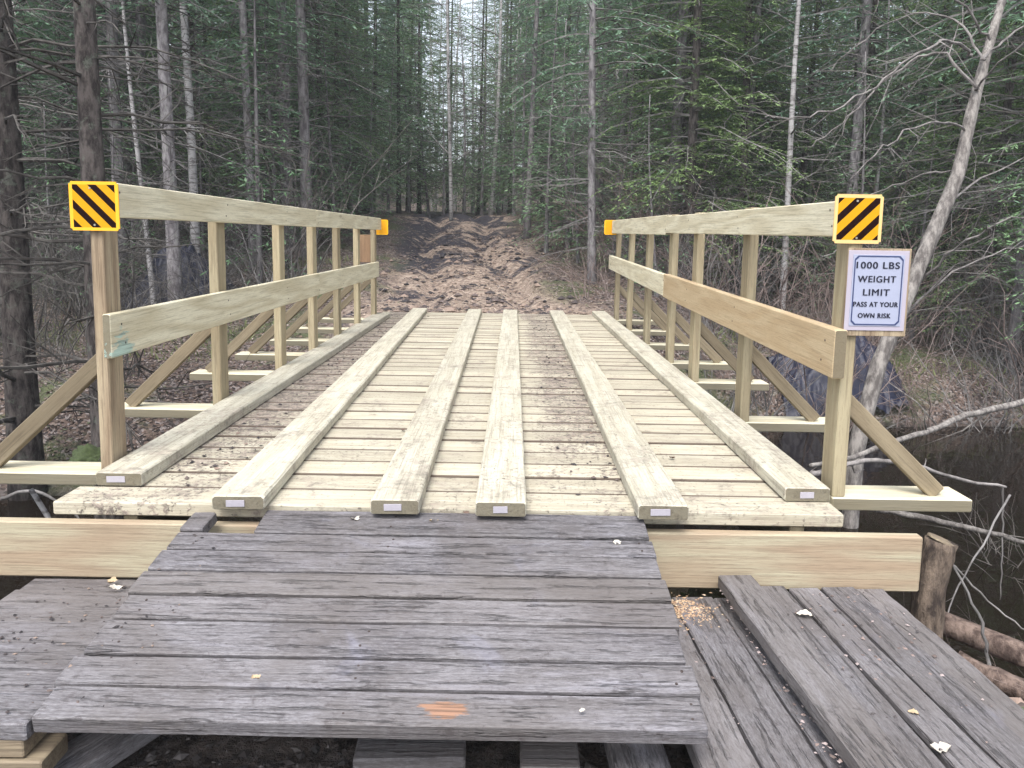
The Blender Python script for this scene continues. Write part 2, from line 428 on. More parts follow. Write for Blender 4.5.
def ground_mat():
    m, nt, bs = newmat('leaf_litter_ground'); N = NT(nt)
    pos = N.n('ShaderNodeNewGeometry').outputs['Position']; xyz = N.sep(pos)
    vc = N.n('ShaderNodeTexVoronoi'); N.set(vc.inputs['Vector'], pos); vc.inputs['Scale'].default_value = 48
    cs = N.sep(vc.outputs['Color'])
    c = N.mix(cs[0], (.085, .06, .052), (.26, .19, .155))
    c = N.mix(N.mapr(cs[1], .7, .75), c, (.34, .29, .27))
    c = N.mix(N.mapr(cs[2], .72, .78), c, (.05, .04, .038))
    dk = N.noise(pos, 1.4, 5, .65); c = N.mix(N.mapr(dk, .45, .65, 0, .65), c, (.055, .042, .04))
    ms = N.noise(pos, .9, 5, .7, .5); c = N.mix(N.mapr(ms, .49, .60, 0, .8), c, N.mix(N.noise(pos, 30, 3), (.05, .075, .03), (.14, .17, .075)))
    # the trodden dirt trail
    t1 = N.noise(pos, 1.1, 6, .7, .8); t2 = N.noise(pos, 14, 5, .7)
    tan = N.mix(N.mapr(t2, .35, .65), (.22, .165, .135), (.54, .43, .35))
    mud = N.mix(t2, (.018, .016, .021), (.085, .078, .098))
    tr = N.mix(N.mapr(N.math('ADD', t1, N.math('ADD', N.mapr(xyz[1], 8.5, 14, -.07, .03, False), N.math('MULTIPLY', N.mapr(xyz[0], -.5, -1.5, 0, .07), N.mapr(xyz[1], 9.5, 11.5)))), .49, .56), tan, mud)
    c = N.mix(N.attr('trail'), c, tr)
    # bare dark soil on the near side and in the stream bed
    so = N.math('MAXIMUM', N.mapr(xyz[1], 1.8, 2.4, 1, 0), N.mapr(xyz[2], -.94, -.86, 1, 0))
    c = N.mix(N.math('MULTIPLY', so, .85), c, N.mix(N.mapr(t2, .35, .7), (.02, .017, .016), (.12, .10, .09)))
    nt.links.new(c, bs.inputs['Base Color'])
    N.set(bs.inputs['Roughness'], N.mapr(t1, .4, .6, .95, .7))
    bs.inputs['Specular IOR Level'].default_value = .25
    h = N.math('ADD', N.math('MULTIPLY', cs[0], .5), N.math('ADD', t2, N.noise(pos, 45, 4, .7)))
    N.bump(h, 1.0, .035, bs)
    return m
g = link_mesh('ground', me, ground_mat()); tag(g, kind='structure')

# water
m, nt, bs = newmat('stream_water'); N = NT(nt)
bs.inputs['Base Color'].default_value = (.009, .0065, .0045, 1); bs.inputs['Roughness'].default_value = .04; bs.inputs['IOR'].default_value = 1.33
pos = N.n('ShaderNodeNewGeometry').outputs['Position']
N.bump(N.noise(pos, 5, 3, .5, .5), .12, .02, bs)
M['water'] = m
mb = MB(); WZ = -.93
mb.add([(-12, 1.2, WZ), (14, 1.2, WZ), (14, 9, WZ), (-12, 9, WZ)], [[0, 1, 2, 3]])
tag(mb.build('water', M['water']), kind='structure')

# ------------------------------------------------------------------ THE BRIDGE
bridge = thing('footbridge', (-.16, 2.03, -.04), 'new pale timber bridge with post and board handrails crossing the stream', 'bridge')
XL, XR, Y0, Y1 = -1.254, .93, 2.03, 7.50
mb = MB(); nb = 38; pw = (Y1 - Y0) / nb
for i in range(nb):
    y = Y0 + pw * (i + .5); w = pw - random.uniform(.009, .015)
    xl = XL + (random.uniform(-.012, .012) if i else 0); xr = XR + random.uniform(-.012, .012)
    z = -.019 + random.uniform(-.002, .0015)
    tilt = random.uniform(-.0015, .0015)
    if i == 1: xl = XL + .06; 
    add_board(mb, (xl, y + tilt, z), (xr, y - tilt, z), w, .038, bev=.0035, seg=4, warp=.0008)
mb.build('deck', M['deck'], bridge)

# runner planks lying along the deck
runners = [((-1.14, 2.17), (-1.185, 7.06), .135), ((-.727, 1.985), (-.905, 7.49), .142), ((-.305, 1.975), (-.365, 7.49), .130),
           ((-.022, 1.97), (-.02, 7.49), .135), ((.411, 1.97), (.43, 7.49), .135), ((.855, 2.13), (.845, 7.49), .130)]
for k, (a_, b_, w) in enumerate(runners):
    mb = MB()
    if k == 0:
        add_board(mb, (-1.14, 2.17, .0215), (-1.182, 6.95, .0215), w, .041, bev=.004, seg=20, warp=.0015)
    elif k == 1:
        add_board(mb, (*a_, .0215), (*b_, .0215), w, .041, bev=.006, seg=20, warp=.0015, ragged=.004)
    else:
        add_board(mb, (*a_, .0215), (*b_, .0215), w, .041, bev=.004, seg=20, warp=.0012)
    r_ = mb.build('runner_plank', M['runner'], bridge)
    tb = MB(); y = a_[1] - .0012
    add_board(tb, (a_[0] - .03 + random.uniform(-.01, .01), y, .021), (a_[0] + .018, y, .022), .018, .002, up_=(0, 1, 0), bev=.0004)
    tb.build('end_tag', simple('white_paper_tag', (.36, .34, .38), .6, 0, .1, 80) if 'tag' not in M else M['tag'], r_)

# joists under the deck
for x in (-1.05, -.45, .2, .8):
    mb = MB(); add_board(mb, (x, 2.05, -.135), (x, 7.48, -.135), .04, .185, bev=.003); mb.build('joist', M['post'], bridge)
# face beam in front of the deck
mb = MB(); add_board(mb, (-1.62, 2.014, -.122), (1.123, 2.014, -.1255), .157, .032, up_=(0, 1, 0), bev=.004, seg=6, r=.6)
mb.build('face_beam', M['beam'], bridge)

HT = .038
postL = [2.30, 3.185, 4.03, 4.70, 5.36, 6.06, 6.80]
postR = [2.19, 3.12, 4.00, 4.63, 5.45, 6.28, 7.08]
outL, outR = [], []
for s, posts in ((-1, postL), (1, postR)):
    xi = -1.219 if s < 0 else .949
    for k, py in enumerate(posts):
        xc = xi + s * .019
        top = (.885 if s < 0 else .872 + .0085 * k) - .004
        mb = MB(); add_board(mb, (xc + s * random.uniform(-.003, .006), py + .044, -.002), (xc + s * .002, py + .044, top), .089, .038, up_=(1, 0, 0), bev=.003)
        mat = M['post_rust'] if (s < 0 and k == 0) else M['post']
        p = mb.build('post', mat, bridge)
        if s < 0 and k == 0: p['label'] = 'brownish near end post with rough streaked face'
        # outrigger under the post, sticking out past the deck edge
        xo = (-1.72 + .02 * random.random()) if s < 0 else (1.355 + .01 * random.random())
        xin = XL - .001 if s < 0 else XR + .001
        xin2 = xin + (-.02 if s < 0 else .02)
        mb = MB(); add_board(mb, (xin2, py + .055, -.022), (xo, py + .055, -.022), .125, .038, bev=.003)
        mb.build('outrigger', M['rail'], bridge)
        # diagonal brace from the outrigger to the post
        zt = .30 if k else .285
        if s < 0: pa, pb = (xo + .085, py + .04, .004), (xi - .03, py + .04, zt + .07)
        else: pa, pb = (xo - .085, py + .04, .004), (xi + .03, py + .04, zt)
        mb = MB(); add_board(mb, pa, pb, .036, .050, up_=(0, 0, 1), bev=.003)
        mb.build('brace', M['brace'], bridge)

def rail(name, x, ya, yb, za, zb_, hh, mat, r=.5, lab=None, t=.036):
    mb = MB(); add_board(mb, (x, ya, za), (x, yb, zb_), hh, t, up_=(1, 0, 0), bev=.003, seg=8, r=r)
    o = mb.build(name, mat, bridge)
    if lab: o['label'] = lab
# left: top rail + two mid rail boards; right the same
rail('top_rail', -1.2050, 2.295, 4.69, .832, .836, .103, M['rail'], .6, t=.022)
rail('top_rail', -1.2050, 4.694, 6.98, .836, .842, .103, M['rail'], .35, t=.022)
rail('mid_rail', -1.2055, 2.265, 4.745, .428, .436, .133, M['rail_stain'], .5, 'mid rail board with a pale green stained near end', t=.024)
rail('mid_rail', -1.2055, 4.749, 6.86, .436, .442, .133, M['rail'], .4, t=.024)
rail('top_rail', .9305, 2.195, 4.66, .808, .832, .100, M['rail'], .55)
rail('top_rail', .9305, 4.664, 7.20, .832, .853, .118, M['rail'], .8)
rail('mid_rail', .9305, 2.155, 4.66, .426, .468, .140, M['rail_warm'], .6, 'orange tinted mid rail board nearest the warning sign')
rail('mid_rail', .9305, 4.664, 7.36, .468, .525, .128, M['rail'], .7)

# ------------------------------------------------------------------ hazard plates and the weight sign
def hazard_mat(name, slash, cx_, cz_, hw_, border):
    m, nt, bs = newmat(name); N = NT(nt)
    tc = N.n('ShaderNodeTexCoord').outputs['Object']; xyz = N.sep(tc)
    u = N.math('SUBTRACT' if slash > 0 else 'ADD', xyz[0], xyz[2])
    fr = N.math('FRACT', N.math('ADD', N.math('DIVIDE', u, .0565), 100.22))
    s = N.math('LESS_THAN', fr, .46)
    ins = N.math('MULTIPLY', N.math('LESS_THAN', N.math('ABSOLUTE', xyz[0]), hw_ - .009), N.math('LESS_THAN', N.math('ABSOLUTE', xyz[2]), hw_ - .009))
    front = N.math('GREATER_THAN', N.math('MULTIPLY', N.sep(N.n('ShaderNodeNewGeometry').outputs['Normal'])[1], -1.0 if border[3] else 1.0), .5)
    s = N.math('MULTIPLY', N.math('MULTIPLY', s, ins), front)
    yel = N.mix(N.noise(tc, 60, 3), (.60, .27, .008), (.68, .33, .015))
    yel = N.mix(N.math('SUBTRACT', 1.0, ins), yel, border[:3])
    c = N.mix(s, yel, (.012, .004, .004)); nt.links.new(c, bs.inputs['Base Color'])
    bs.inputs['Roughness'].default_value = .5; bs.inputs['Specular IOR Level'].default_value = .06
    return m
def plate(loc, w, h, t, mat, label, group=None, tilt=0, name='hazard_plate'):
    bm = bmesh.new(); bmesh.ops.create_cube(bm, size=1)
    bmesh.ops.scale(bm, vec=(w, t, h), verts=bm.verts)
    ed = [e for e in bm.edges if abs((e.verts[0].co - e.verts[1].co).normalized().y) > .9]
    bmesh.ops.bevel(bm, geom=ed, offset=.006, segments=3, affect='EDGES')
    me = bpy.data.meshes.new(name); bm.to_mesh(me); bm.free(); me.materials.append(mat)
    o = bpy.data.objects.new(name, me); COL.objects.link(o); o.location = loc; o.rotation_euler = (0, tilt, 0)
    return o
hw_ = .0715
o = plate((-1.236, 2.288, .812), .145, .143, .004, hazard_mat('hazard_left', -1, 0, 0, hw_, (.85, .45, .04, 1)), '')
tag(o, 'yellow and black striped hazard plate on the near left rail end', 'hazard plate', 'hazard plates on the rail ends')
HP = [o]
o = plate((.967, 2.183, .808), .135, .137, .004, hazard_mat('hazard_right', 1, 0, 0, .0675, (.72, .50, .22, 1)), '')
tag(o, 'yellow and black striped hazard plate above the weight limit sign', 'hazard plate', 'hazard plates on the rail ends'); HP.append(o)
o = plate((-1.205, 7.0, .815), .14, .135, .004, hazard_mat('hazard_far_left', 1, 0, 0, .07, (.80, .42, .02, 0)), '')
tag(o, 'plain yellow back of the small plate at the far left rail end', 'hazard plate', 'hazard plates on the rail ends')
o = plate((.915, 7.225, .85), .14, .135, .004, hazard_mat('hazard_far_right', -1, 0, 0, .07, (.80, .42, .02, 0)), '')
tag(o, 'plain yellow back of the small plate at the far right rail end', 'hazard plate', 'hazard plates on the rail ends')
# screws on the near plates
M['screw'] = simple('screw_steel', (.45, .42, .38), .35, .8)
for hp, pts in ((HP[0], ((-.01, .052), (.0, -.055))), (HP[1], ((-.006, .05), (-.002, -.053)))):
    for (dx, dz) in pts:
        mb = MB(); tube(mb, [(dx, -.0045, dz), (dx, -.001, dz)], [.003, .003], 8)
        me = mb.mesh('screw'); link_mesh('screw', me, M['screw'], hp, mesh_local=True)

# back of a brown sign board on the far left post
o = MB(); add_board(o, (-1.315, 6.893, .745), (-1.315, 6.893, .50), .125, .012, up_=(0, 1, 0), bev=.002)
add_board(o, (-1.315, 6.904, .70), (-1.315, 6.904, .68), .10, .008, up_=(0, 1, 0), bev=.001)
M['sign_brown'] = wood('sign_back_wood', (.30, .19, .11), (.20, .12, .07), ring=.5)
so = o.build('sign_back', M['sign_brown'])
tag(so, 'brown wooden back of a sign fixed to the far left post', 'sign')

# weight limit sign
sign = thing('weight_limit_sign', (1.031, 2.183, .607), 'white weight limit sign with blue border and dark lettering on the near right post', 'sign')
sy = 2.183
mb = MB(); add_board(mb, (1.034, sy, .478), (1.034, sy, .727), .178, .010, up_=(0, 1, 0), bev=.001)
o = mb.build('backing_board', M['post_rust'], sign)
M['signwhite'] = simple('sign_white', (.33, .355, .465), .5, 0, .04, 30)
M['signrim'] = simple('sign_rim', (.40, .365, .43), .5)
M['signblue'] = simple('sign_blue_line', (.03, .045, .13), .5)
M['signink'] = simple('sign_ink', (.006, .007, .022), .6)
mb = MB(); add_board(mb, (1.031, sy - .0065, .494), (1.031, sy - .0065, .721), .171, .002, up_=(0, 1, 0), bev=.0006)
mb.build('rim', M['signrim'], sign)
mb = MB(); add_board(mb, (1.031, sy - .0085, .507), (1.031, sy - .0085, .709), .146, .001, up_=(0, 1, 0), bev=.0003)
pan = mb.build('panel', M['signwhite'], sign)
mb = MB(); fy = sy - .0098
x0, x1, z0, z1 = .962, 1.100, .510, .7065
ln = .0034; ch = .010
poly = [(x0 + ch, z0), (x1 - ch, z0), (x1, z0 + ch), (x1, z1 - ch), (x1 - ch, z1), (x0 + ch, z1), (x0, z1 - ch), (x0, z0 + ch)]
cxs, czs = (x0 + x1) / 2, (z0 + z1) / 2
inner = [(x - math.copysign(ln, x - cxs), z - math.copysign(ln, z - czs)) for x, z in poly]
Vp = [(x, fy, z) for x, z in poly] + [(x, fy, z) for x, z in inner]
mb.add(Vp, [[i, (i + 1) % 8, 8 + (i + 1) % 8, 8 + i] for i in range(8)])
mb.build('border_line', M['signblue'], sign)
def text(body, cx_, cz_, w, h, y):
    cu = bpy.data.curves.new('lettering', 'FONT'); cu.body = body; cu.align_x = 'CENTER'; cu.align_y = 'CENTER'
    cu.size = .02; cu.offset = 0; cu.space_character = 1.14
    tmp = bpy.data.objects.new('tmp', cu); COL.objects.link(tmp); bpy.context.view_layer.update()
    me = bpy.data.meshes.new_from_object(tmp.evaluated_get(bpy.context.evaluated_depsgraph_get()))
    bpy.data.objects.remove(tmp)
    co = np.array([v.co[:] for v in me.vertices]); mn, mx = co.min(0), co.max(0)
    sx, sz = w / (mx[0] - mn[0]), h / (mx[1] - mn[1])
    for v in me.vertices:
        a_ = (v.co.x - (mn[0] + mx[0]) / 2) * sx; b_ = (v.co.y - (mn[1] + mx[1]) / 2) * sz
        v.co = (cx_ + a_, y - v.co.z, cz_ + b_)
    me.update()
    bm = bmesh.new(); bm.from_mesh(me)
    for k_, (ox, oz) in enumerate(((.0009, 0), (-.0009, 0), (0, .0006))):
        g_ = bmesh.ops.duplicate(bm, geom=[f for f in bm.faces if f.tag is False][:len(me.polygons)])
        bmesh.ops.translate(bm, vec=(ox, -.00004 * (k_ + 1), oz), verts=[v for v in g_['geom'] if isinstance(v, bmesh.types.BMVert)])
    bm.to_mesh(me); bm.free()
    link_mesh('lettering', me, M['signink'], sign)
ty = fy - .0003
text('1000 LBS', 1.029, .6795, .121, .0185, ty)
text('WEIGHT', 1.028, .6405, .107, .018, ty)
text('LIMIT', 1.029, .6030, .074, .018, ty)
text('PASS AT YOUR', 1.0295, .5690, .126, .0135, ty)
text('OWN RISK', 1.028, .5370, .092, .0135, ty)

M['nail'] = simple('rusty_nail', (.045, .032, .028), .6)
def fixing(name, p, nrm, r, parent):
    p = Vector(p); mb = MB(); tube(mb, [tuple(p - Vector(nrm) * .003), tuple(p + Vector(nrm) * .0008)], [r, r * .85], 7); mb.build(name, M['nail'], parent)
for s, posts in ((-1, postL), (1, postR)):
    for k, py in enumerate(posts):
        xf = -1.194 if s < 0 else .9125; xm = -1.1935 if s < 0 else .9125
        for dz in (.022, -.024):
            fixing('screw', (xf if k else xf, py + .035 + .02 * (dz > 0), (.834 if s < 0 else .812 + .006 * k) + dz), (-s, 0, 0), .0042, bridge)
            fixing('screw', (xm, py + .05 - .02 * (dz > 0), (.430 if s < 0 else .430 + .0135 * k) + dz * 1.3), (-s, 0, 0), .0042, bridge)
# ------------------------------------------------------------------ the old ramp and decks in front
def ramp_z(y): return -.012 + (y - 1.98) * (.118 / .713)
ry = [2.026, 1.905, 1.822, 1.735, 1.645, 1.56, 1.45, 1.365, 1.275]
ramp = thing('ramp', (-.245, 1.62, -.30), 'weathered grey plank ramp sloping up to the new bridge deck', 'ramp')
mb = MB(); mbr = MB()
for i in range(8):
    ya, yb = ry[i] - .0045, ry[i + 1] + (.0045 if i not in (2, 4) else .002)
    yc = (ya + yb) / 2; w = abs(ya - yb); zc = ramp_z(yc) - .017 + random.uniform(-.001, .0015)
    xl = -.855 + random.uniform(-.006, .006); xr = .366 + random.uniform(-.006, .006)
    if i == 0: xl = -.66
    n_ = Vector((0, -.118, .713)).normalized()
    sk = random.uniform(-.003, .003)
    add_board(mbr if i == 7 else mb, (xl, yc + sk, zc), (xr, yc - sk, zc), w, .034, up_=n_, bev=.003, seg=30, warp=.0012, ragged=.0025)
mb.build('plank_top', M['old'], ramp)
o = mbr.build('front_plank', M['old_rot'], ramp); o['label'] = 'front plank with a rotten orange patch'
for x in (-.80, -.3, .335):
    mb = MB(); add_board(mb, (x, 1.42, ramp_z(1.42) - .07), (x, 1.95, ramp_z(1.95) - .07), .045, .066, bev=.003); mb.build('stringer', M['old'], ramp)
# splintered end block beside the ramp's top
mb = MB(); add_board(mb, (-.845, 1.945, -.024), (-.785, 1.94, -.022), .085, .03, up_=n_, bev=.004, seg=6, ragged=.012)
o = mb.build('short_top_plank', M['old'], ramp)

for i in range(8):
    for x in (-.80, -.30, .335):
        for q in (.3, .7):
            if i == 0 and x < -.7: continue
            yy = ry[i] + (ry[i + 1] - ry[i]) * q
            fixing('nail', (x + random.uniform(-.012, .012), yy, ramp_z(yy) - .0002), n_, .0032, ramp)
ldeck = thing('old_side_deck', (-1.05, 1.6, -.33), 'low grey cross planked deck left of the ramp against the beam', 'deck')
mb = MB(); ly = [1.985, 1.90, 1.80, 1.70, 1.59, 1.49, 1.38, 1.275, 1.17]
for i in range(7):
    yc = (ly[i] + ly[i + 1]) / 2; w = ly[i] - ly[i + 1] - .006
    zc = -.2 + (1.985 - yc) * .095 - .018
    add_board(mb, (-1.285 + random.uniform(-.01, .01), yc, zc), (-.860, yc + random.uniform(-.004, .004), zc), w, .034, bev=.003, seg=12, ragged=.004, warp=.001)
    if i < 6:
        pass
mb.build('plank_top', M['old'], ldeck)
mb = MB(); add_board(mb, (-1.24, 1.40, -.225), (-1.24, 1.96, -.27), .05, .07); mb.build('stringer', M['old'], ldeck)

rdeck = thing('old_side_deck', (.80, 1.5, -.33), 'low grey deck of lengthwise planks right of the ramp', 'deck')
spec = [(.385, .405, .11, -.222), (.500, .525, .112, -.220), (.60, .635, .08, -.223), (.708, .74, .085, -.188), (.800, .838, .082, -.186), (.893, .935, .092, -.185)]
mb = MB()
for (xa, xb, w, z) in spec:
    ye = 1.985 + random.uniform(-.006, .004)
    add_board(mb, (xa, ye, z - .017), (xb + .03, .75, z - .017 + .01), w, .034, bev=.003, seg=30, ragged=.004, warp=.0015)
mb.build('plank_top', M['old'], rdeck)
mb = MB(); add_board(mb, (.975, 1.985, -.205), (1.03, .75, -.195), .09, .034, bev=.004, seg=30, ragged=.018); mb.build('worn_edge_plank', M['old'], rdeck)
mb = MB(); add_board(mb, (.30, 1.93, -.275), (1.0, 1.93, -.275), .08, .065); mb.build('stringer', M['old'], rdeck)
mb = MB(); add_board(mb, (.30, 1.1, -.275), (1.0, 1.1, -.275), .08, .065); mb.build('stringer', M['old'], rdeck)
mb = MB(); add_board(mb, (.611, 1.975, -.168), (.664, 1.0, -.160), .092, .034, bev=.003, seg=24, ragged=.003)
tag(mb.build('loose_plank', M['old']), 'loose grey plank lying raised along the left edge of the right side deck', 'plank')

# lumber seen below the ramp's front edge
mb = MB(); add_board(mb, (-1.10, 1.318, -.190), (-.868, 1.318, -.190), .075, .036, bev=.003)
tag(mb.build('lumber_block', M['lumber']), 'yellowish lumber offcut on top of the stack at the lower left corner', 'lumber')
mb = MB(); add_board(mb, (-1.12, 1.315, -.2295), (-.835, 1.318, -.2295), .085, .038, bev=.003)
tag(mb.build('lumber_block', M['lumber']), 'greyer lumber offcut underneath the yellowish one at the lower left', 'lumber')
mb = MB(); add_board(mb, (-.93, 1.25, -.31), (-.74, 1.60, -.30), .10, .04, bev=.003, seg=5)
tag(mb.build('support_plank', M['old']), 'plank end lying slantwise on the ground under the left of the ramp', 'plank')
mb = MB(); add_board(mb, (.03, 1.40, -.285), (.145, 1.40, -.285), .09, .04, bev=.004)
tag(mb.build('lumber_block', M['old']), 'short weathered block on the dirt under the middle of the ramp', 'lumber')
mb = MB(); add_board(mb, (.27, 1.1, -.262), (.25, 1.62, -.272), .11, .035, bev=.003, seg=5)
tag(mb.build('support_plank', M['old']), 'grey plank end poking out beneath the right corner of the ramp', 'plank')
mb = MB(); add_board(mb, (-.30, 1.43, -.30), (-.08, 1.44, -.30), .08, .04, bev=.004)
tag(mb.build('lumber_block', M['old']), 'dark short block under the ramp left of the middle one', 'lumber')

# ------------------------------------------------------------------ stump, logs, rocks at the right edge
def rough_tube(name, pts, rads, mat, label, cat, n=14, jit=.12, parent=None, sub=6):
    pts = np.asarray(pts, float); P = []; R = []
    for i in range(len(pts) - 1):
        for k in range(sub):
            t = k / sub; P.append(pts[i] * (1 - t) + pts[i + 1] * t); R.append(rads[i] * (1 - t) + rads[i + 1] * t)
    P.append(pts[-1]); R.append(rads[-1])
    mb = MB(); tube(mb, P, R, n, jitter=jit)
    o = mb.build(name, mat, parent, smooth=True)
    if label: tag(o, label, cat)
    return o
M['log_brown'] = bark('brown_log_bark', (.05, .035, .03), (.20, .15, .125), 26)
M['stumpbark'] = bark('stump_bark', (.045, .035, .03), (.20, .155, .12), 30)
st = thing('cut_stump', (1.185, 2.03, -.36), 'short cut log post standing at the right end of the front beam', 'stump')
rough_tube('trunk', [(1.175, 2.04, -.36), (1.183, 2.05, -.2), (1.205, 2.055, -.078)], [.046, .040, .042], M['stumpbark'], None, None, parent=st)
mb = MB(); tube(mb, [(1.205, 2.055, -.0775), (1.2065, 2.055, -.0735)], [.038, .037], 14); mb.build('cut_face', M['lumber'], st)
rough_tube('log', [(1.23, 2.20, -.36), (1.55, 1.96, -.42), (1.95, 1.7, -.5)], [.033, .036, .038], M['log_brown'], 'pale log lying behind the cut stump at the right edge', 'log')
rough_tube('log', [(1.20, 1.93, -.36), (1.33, 1.80, -.385), (1.62, 1.45, -.42)], [.026, .030, .028], M['log_brown'], 'reddish split log lying just right of the old side deck', 'log', n=6, jit=.3)

def rock(x, y, r, label, col, z=None, sq=.7):
    bm = bmesh.new(); bmesh.ops.create_icosphere(bm, subdivisions=5, radius=1)
    s = random.random() * 50
    for v in bm.verts:
        d = 1 + .45 * noise.noise(v.co * 1.3 + Vector((s, 0, 0))) + .22 * noise.noise(v.co * 3.5 + Vector((s, 5, 0))) + .14 * noise.noise(v.co * 9 + Vector((s, 5, 3)))
        v.co = Vector((v.co.x * d, v.co.y * d * .85, v.co.z * d * sq)) * r
    for f in bm.faces: f.smooth = True
    me = bpy.data.meshes.new('rock'); bm.to_mesh(me); bm.free(); me.materials.append(col)
    o = bpy.data.objects.new('rock', me); COL.objects.link(o); o.location = (x, y, (gz(x, y) if z is None else z) + r * .25)
    return tag(o, label, 'rock')
M['moss'] = simple('moss', (.035, .050, .016), .95, 0, .75, 60)
M['stone'] = simple('stone', (.16, .14, .14), .85, 0, .5, 25)
o = rock(-2.02, 3.62, .12, 'mossy green boulder below the left handrail near the first post', M['moss'], z=-.42); 
rock(1.22, 1.62, .06, 'small grey rock beside the worn edge of the right deck', M['stone'])
rock(1.40, 1.35, .08, 'larger rock at the right frame edge beside the split log', M['stone'])
rock(1.12, 1.84, .045, 'mossy lump between the cut stump and the right deck', M['moss'])
# a fallen pale branch bit at the left below the outrigger
rough_tube('stick', [(-1.56, 2.42, -.10), (-1.50, 2.40, -.18), (-1.44, 2.36, -.26)], [.008, .009, .006], M['birch'], 'short white stick leaning below the near left outrigger', 'stick', n=6, sub=3)

# ------------------------------------------------------------------ plants: generators
def ring_dirs(az): return np.array([math.cos(az), math.sin(az), 0.])

def branch_path(p, az, L, rise, droop, m=5, wig=.06):
    d = ring_dirs(az); pts = []
    for i in range(m):
        t = i / (m - 1)
        q = p + d * L * t + np.array([0, 0, 1.]) * (rise * L * t - droop * L * t * t)
        if i: q = q + (rng.random(3) - .5) * wig * L
        pts.append(q)
    return np.array(pts)

def along(pts, t):
    s = t * (len(pts) - 1); i = min(int(s), len(pts) - 2); f = s - i
    return pts[i] * (1 - f) + pts[i + 1] * f, (pts[i + 1] - pts[i]) / (np.linalg.norm(pts[i + 1] - pts[i]) + 1e-9)

def add_quads(mb, C, D, Wd, L, W, rn):
    """many rhombi: start C, direction D, width direction Wd"""
    k = len(C)
    if k == 0: return
    a_ = C; b_ = C + D * (L * .45)[:, None] + Wd * (W * .5)[:, None]; c_ = C + D * L[:, None]; d_ = C + D * (L * .45)[:, None] - Wd * (W * .5)[:, None]
    V = np.stack([a_, b_, c_, d_], 1).reshape(-1, 3)
    base = mb.n
    mb.v.append(V); mb.gc.append(V.copy()); mb.rn.append(np.repeat(rn, 4)); mb.n += len(V)
    mb.f.extend((base + np.arange(k)[:, None] * 4 + np.arange(4)[None]).tolist())

def unit(a_): return a_ / np.maximum(np.linalg.norm(a_, axis=1)[:, None], 1e-9)

def trunk_mesh(H, r0, wob=.08, n=9, base_flare=1.35):
    m = 16; pts = []; rad = []
    ox = rng.random(2) * 6
    for i in range(m):
        t = i / (m - 1); z = -.35 + (H + .35) * t
        pts.append((wob * math.sin(t * 3 + ox[0]) * t, wob * math.cos(t * 2.5 + ox[1]) * t, z))
        fl = 1 + (base_flare - 1) * math.exp(-max(z, 0) / .18)
        rad.append(max(r0 * (1 - t) ** .85 * fl, .006))
    mb = MB(); tube(mb, pts, rad, n, jitter=.10); return mb.mesh('trunk', True), np.array(pts), np.array(rad)

def trunk_at(pts, z):
    return np.array([np.interp(z, pts[:, 2], pts[:, 0]), np.interp(z, pts[:, 2], pts[:, 1]), z])

def twig_tree(mb, pts, r0, depth, dens, lf=.45, n=3, up_=0.1):
    """side twigs growing on a branch path"""
    L = np.linalg.norm(np.diff(pts, axis=0), axis=1).sum()
    k = max(2, int(L * dens))
    for j in range(k):
        t = .15 + .83 * (j + rng.random()) / k
        p, d = along(pts, min(t, .99))
        v = rng.normal(size=3); v -= d * v.dot(d); v /= np.linalg.norm(v) + 1e-9
        dd = d * .75 + v * .75 + np.array([0, 0, up_]); dd /= np.linalg.norm(dd)
        l = L * lf * (1 - .65 * t) * (.5 + .8 * rng.random())
        if l < .05: continue
        mid = p + dd * l * .5 + rng.normal(size=3) * l * .06
        q = p + dd * l + rng.normal(size=3) * l * .12
        pp = np.array([p, mid, q]); rr = r0 * (1 - .6 * t) * .55
        tube(mb, pp, [rr, rr * .7, rr * .3], n, r=rng.random())
        if depth > 1: twig_tree(mb, pp, rr, depth - 1, dens * 1.3, lf, n, up_)

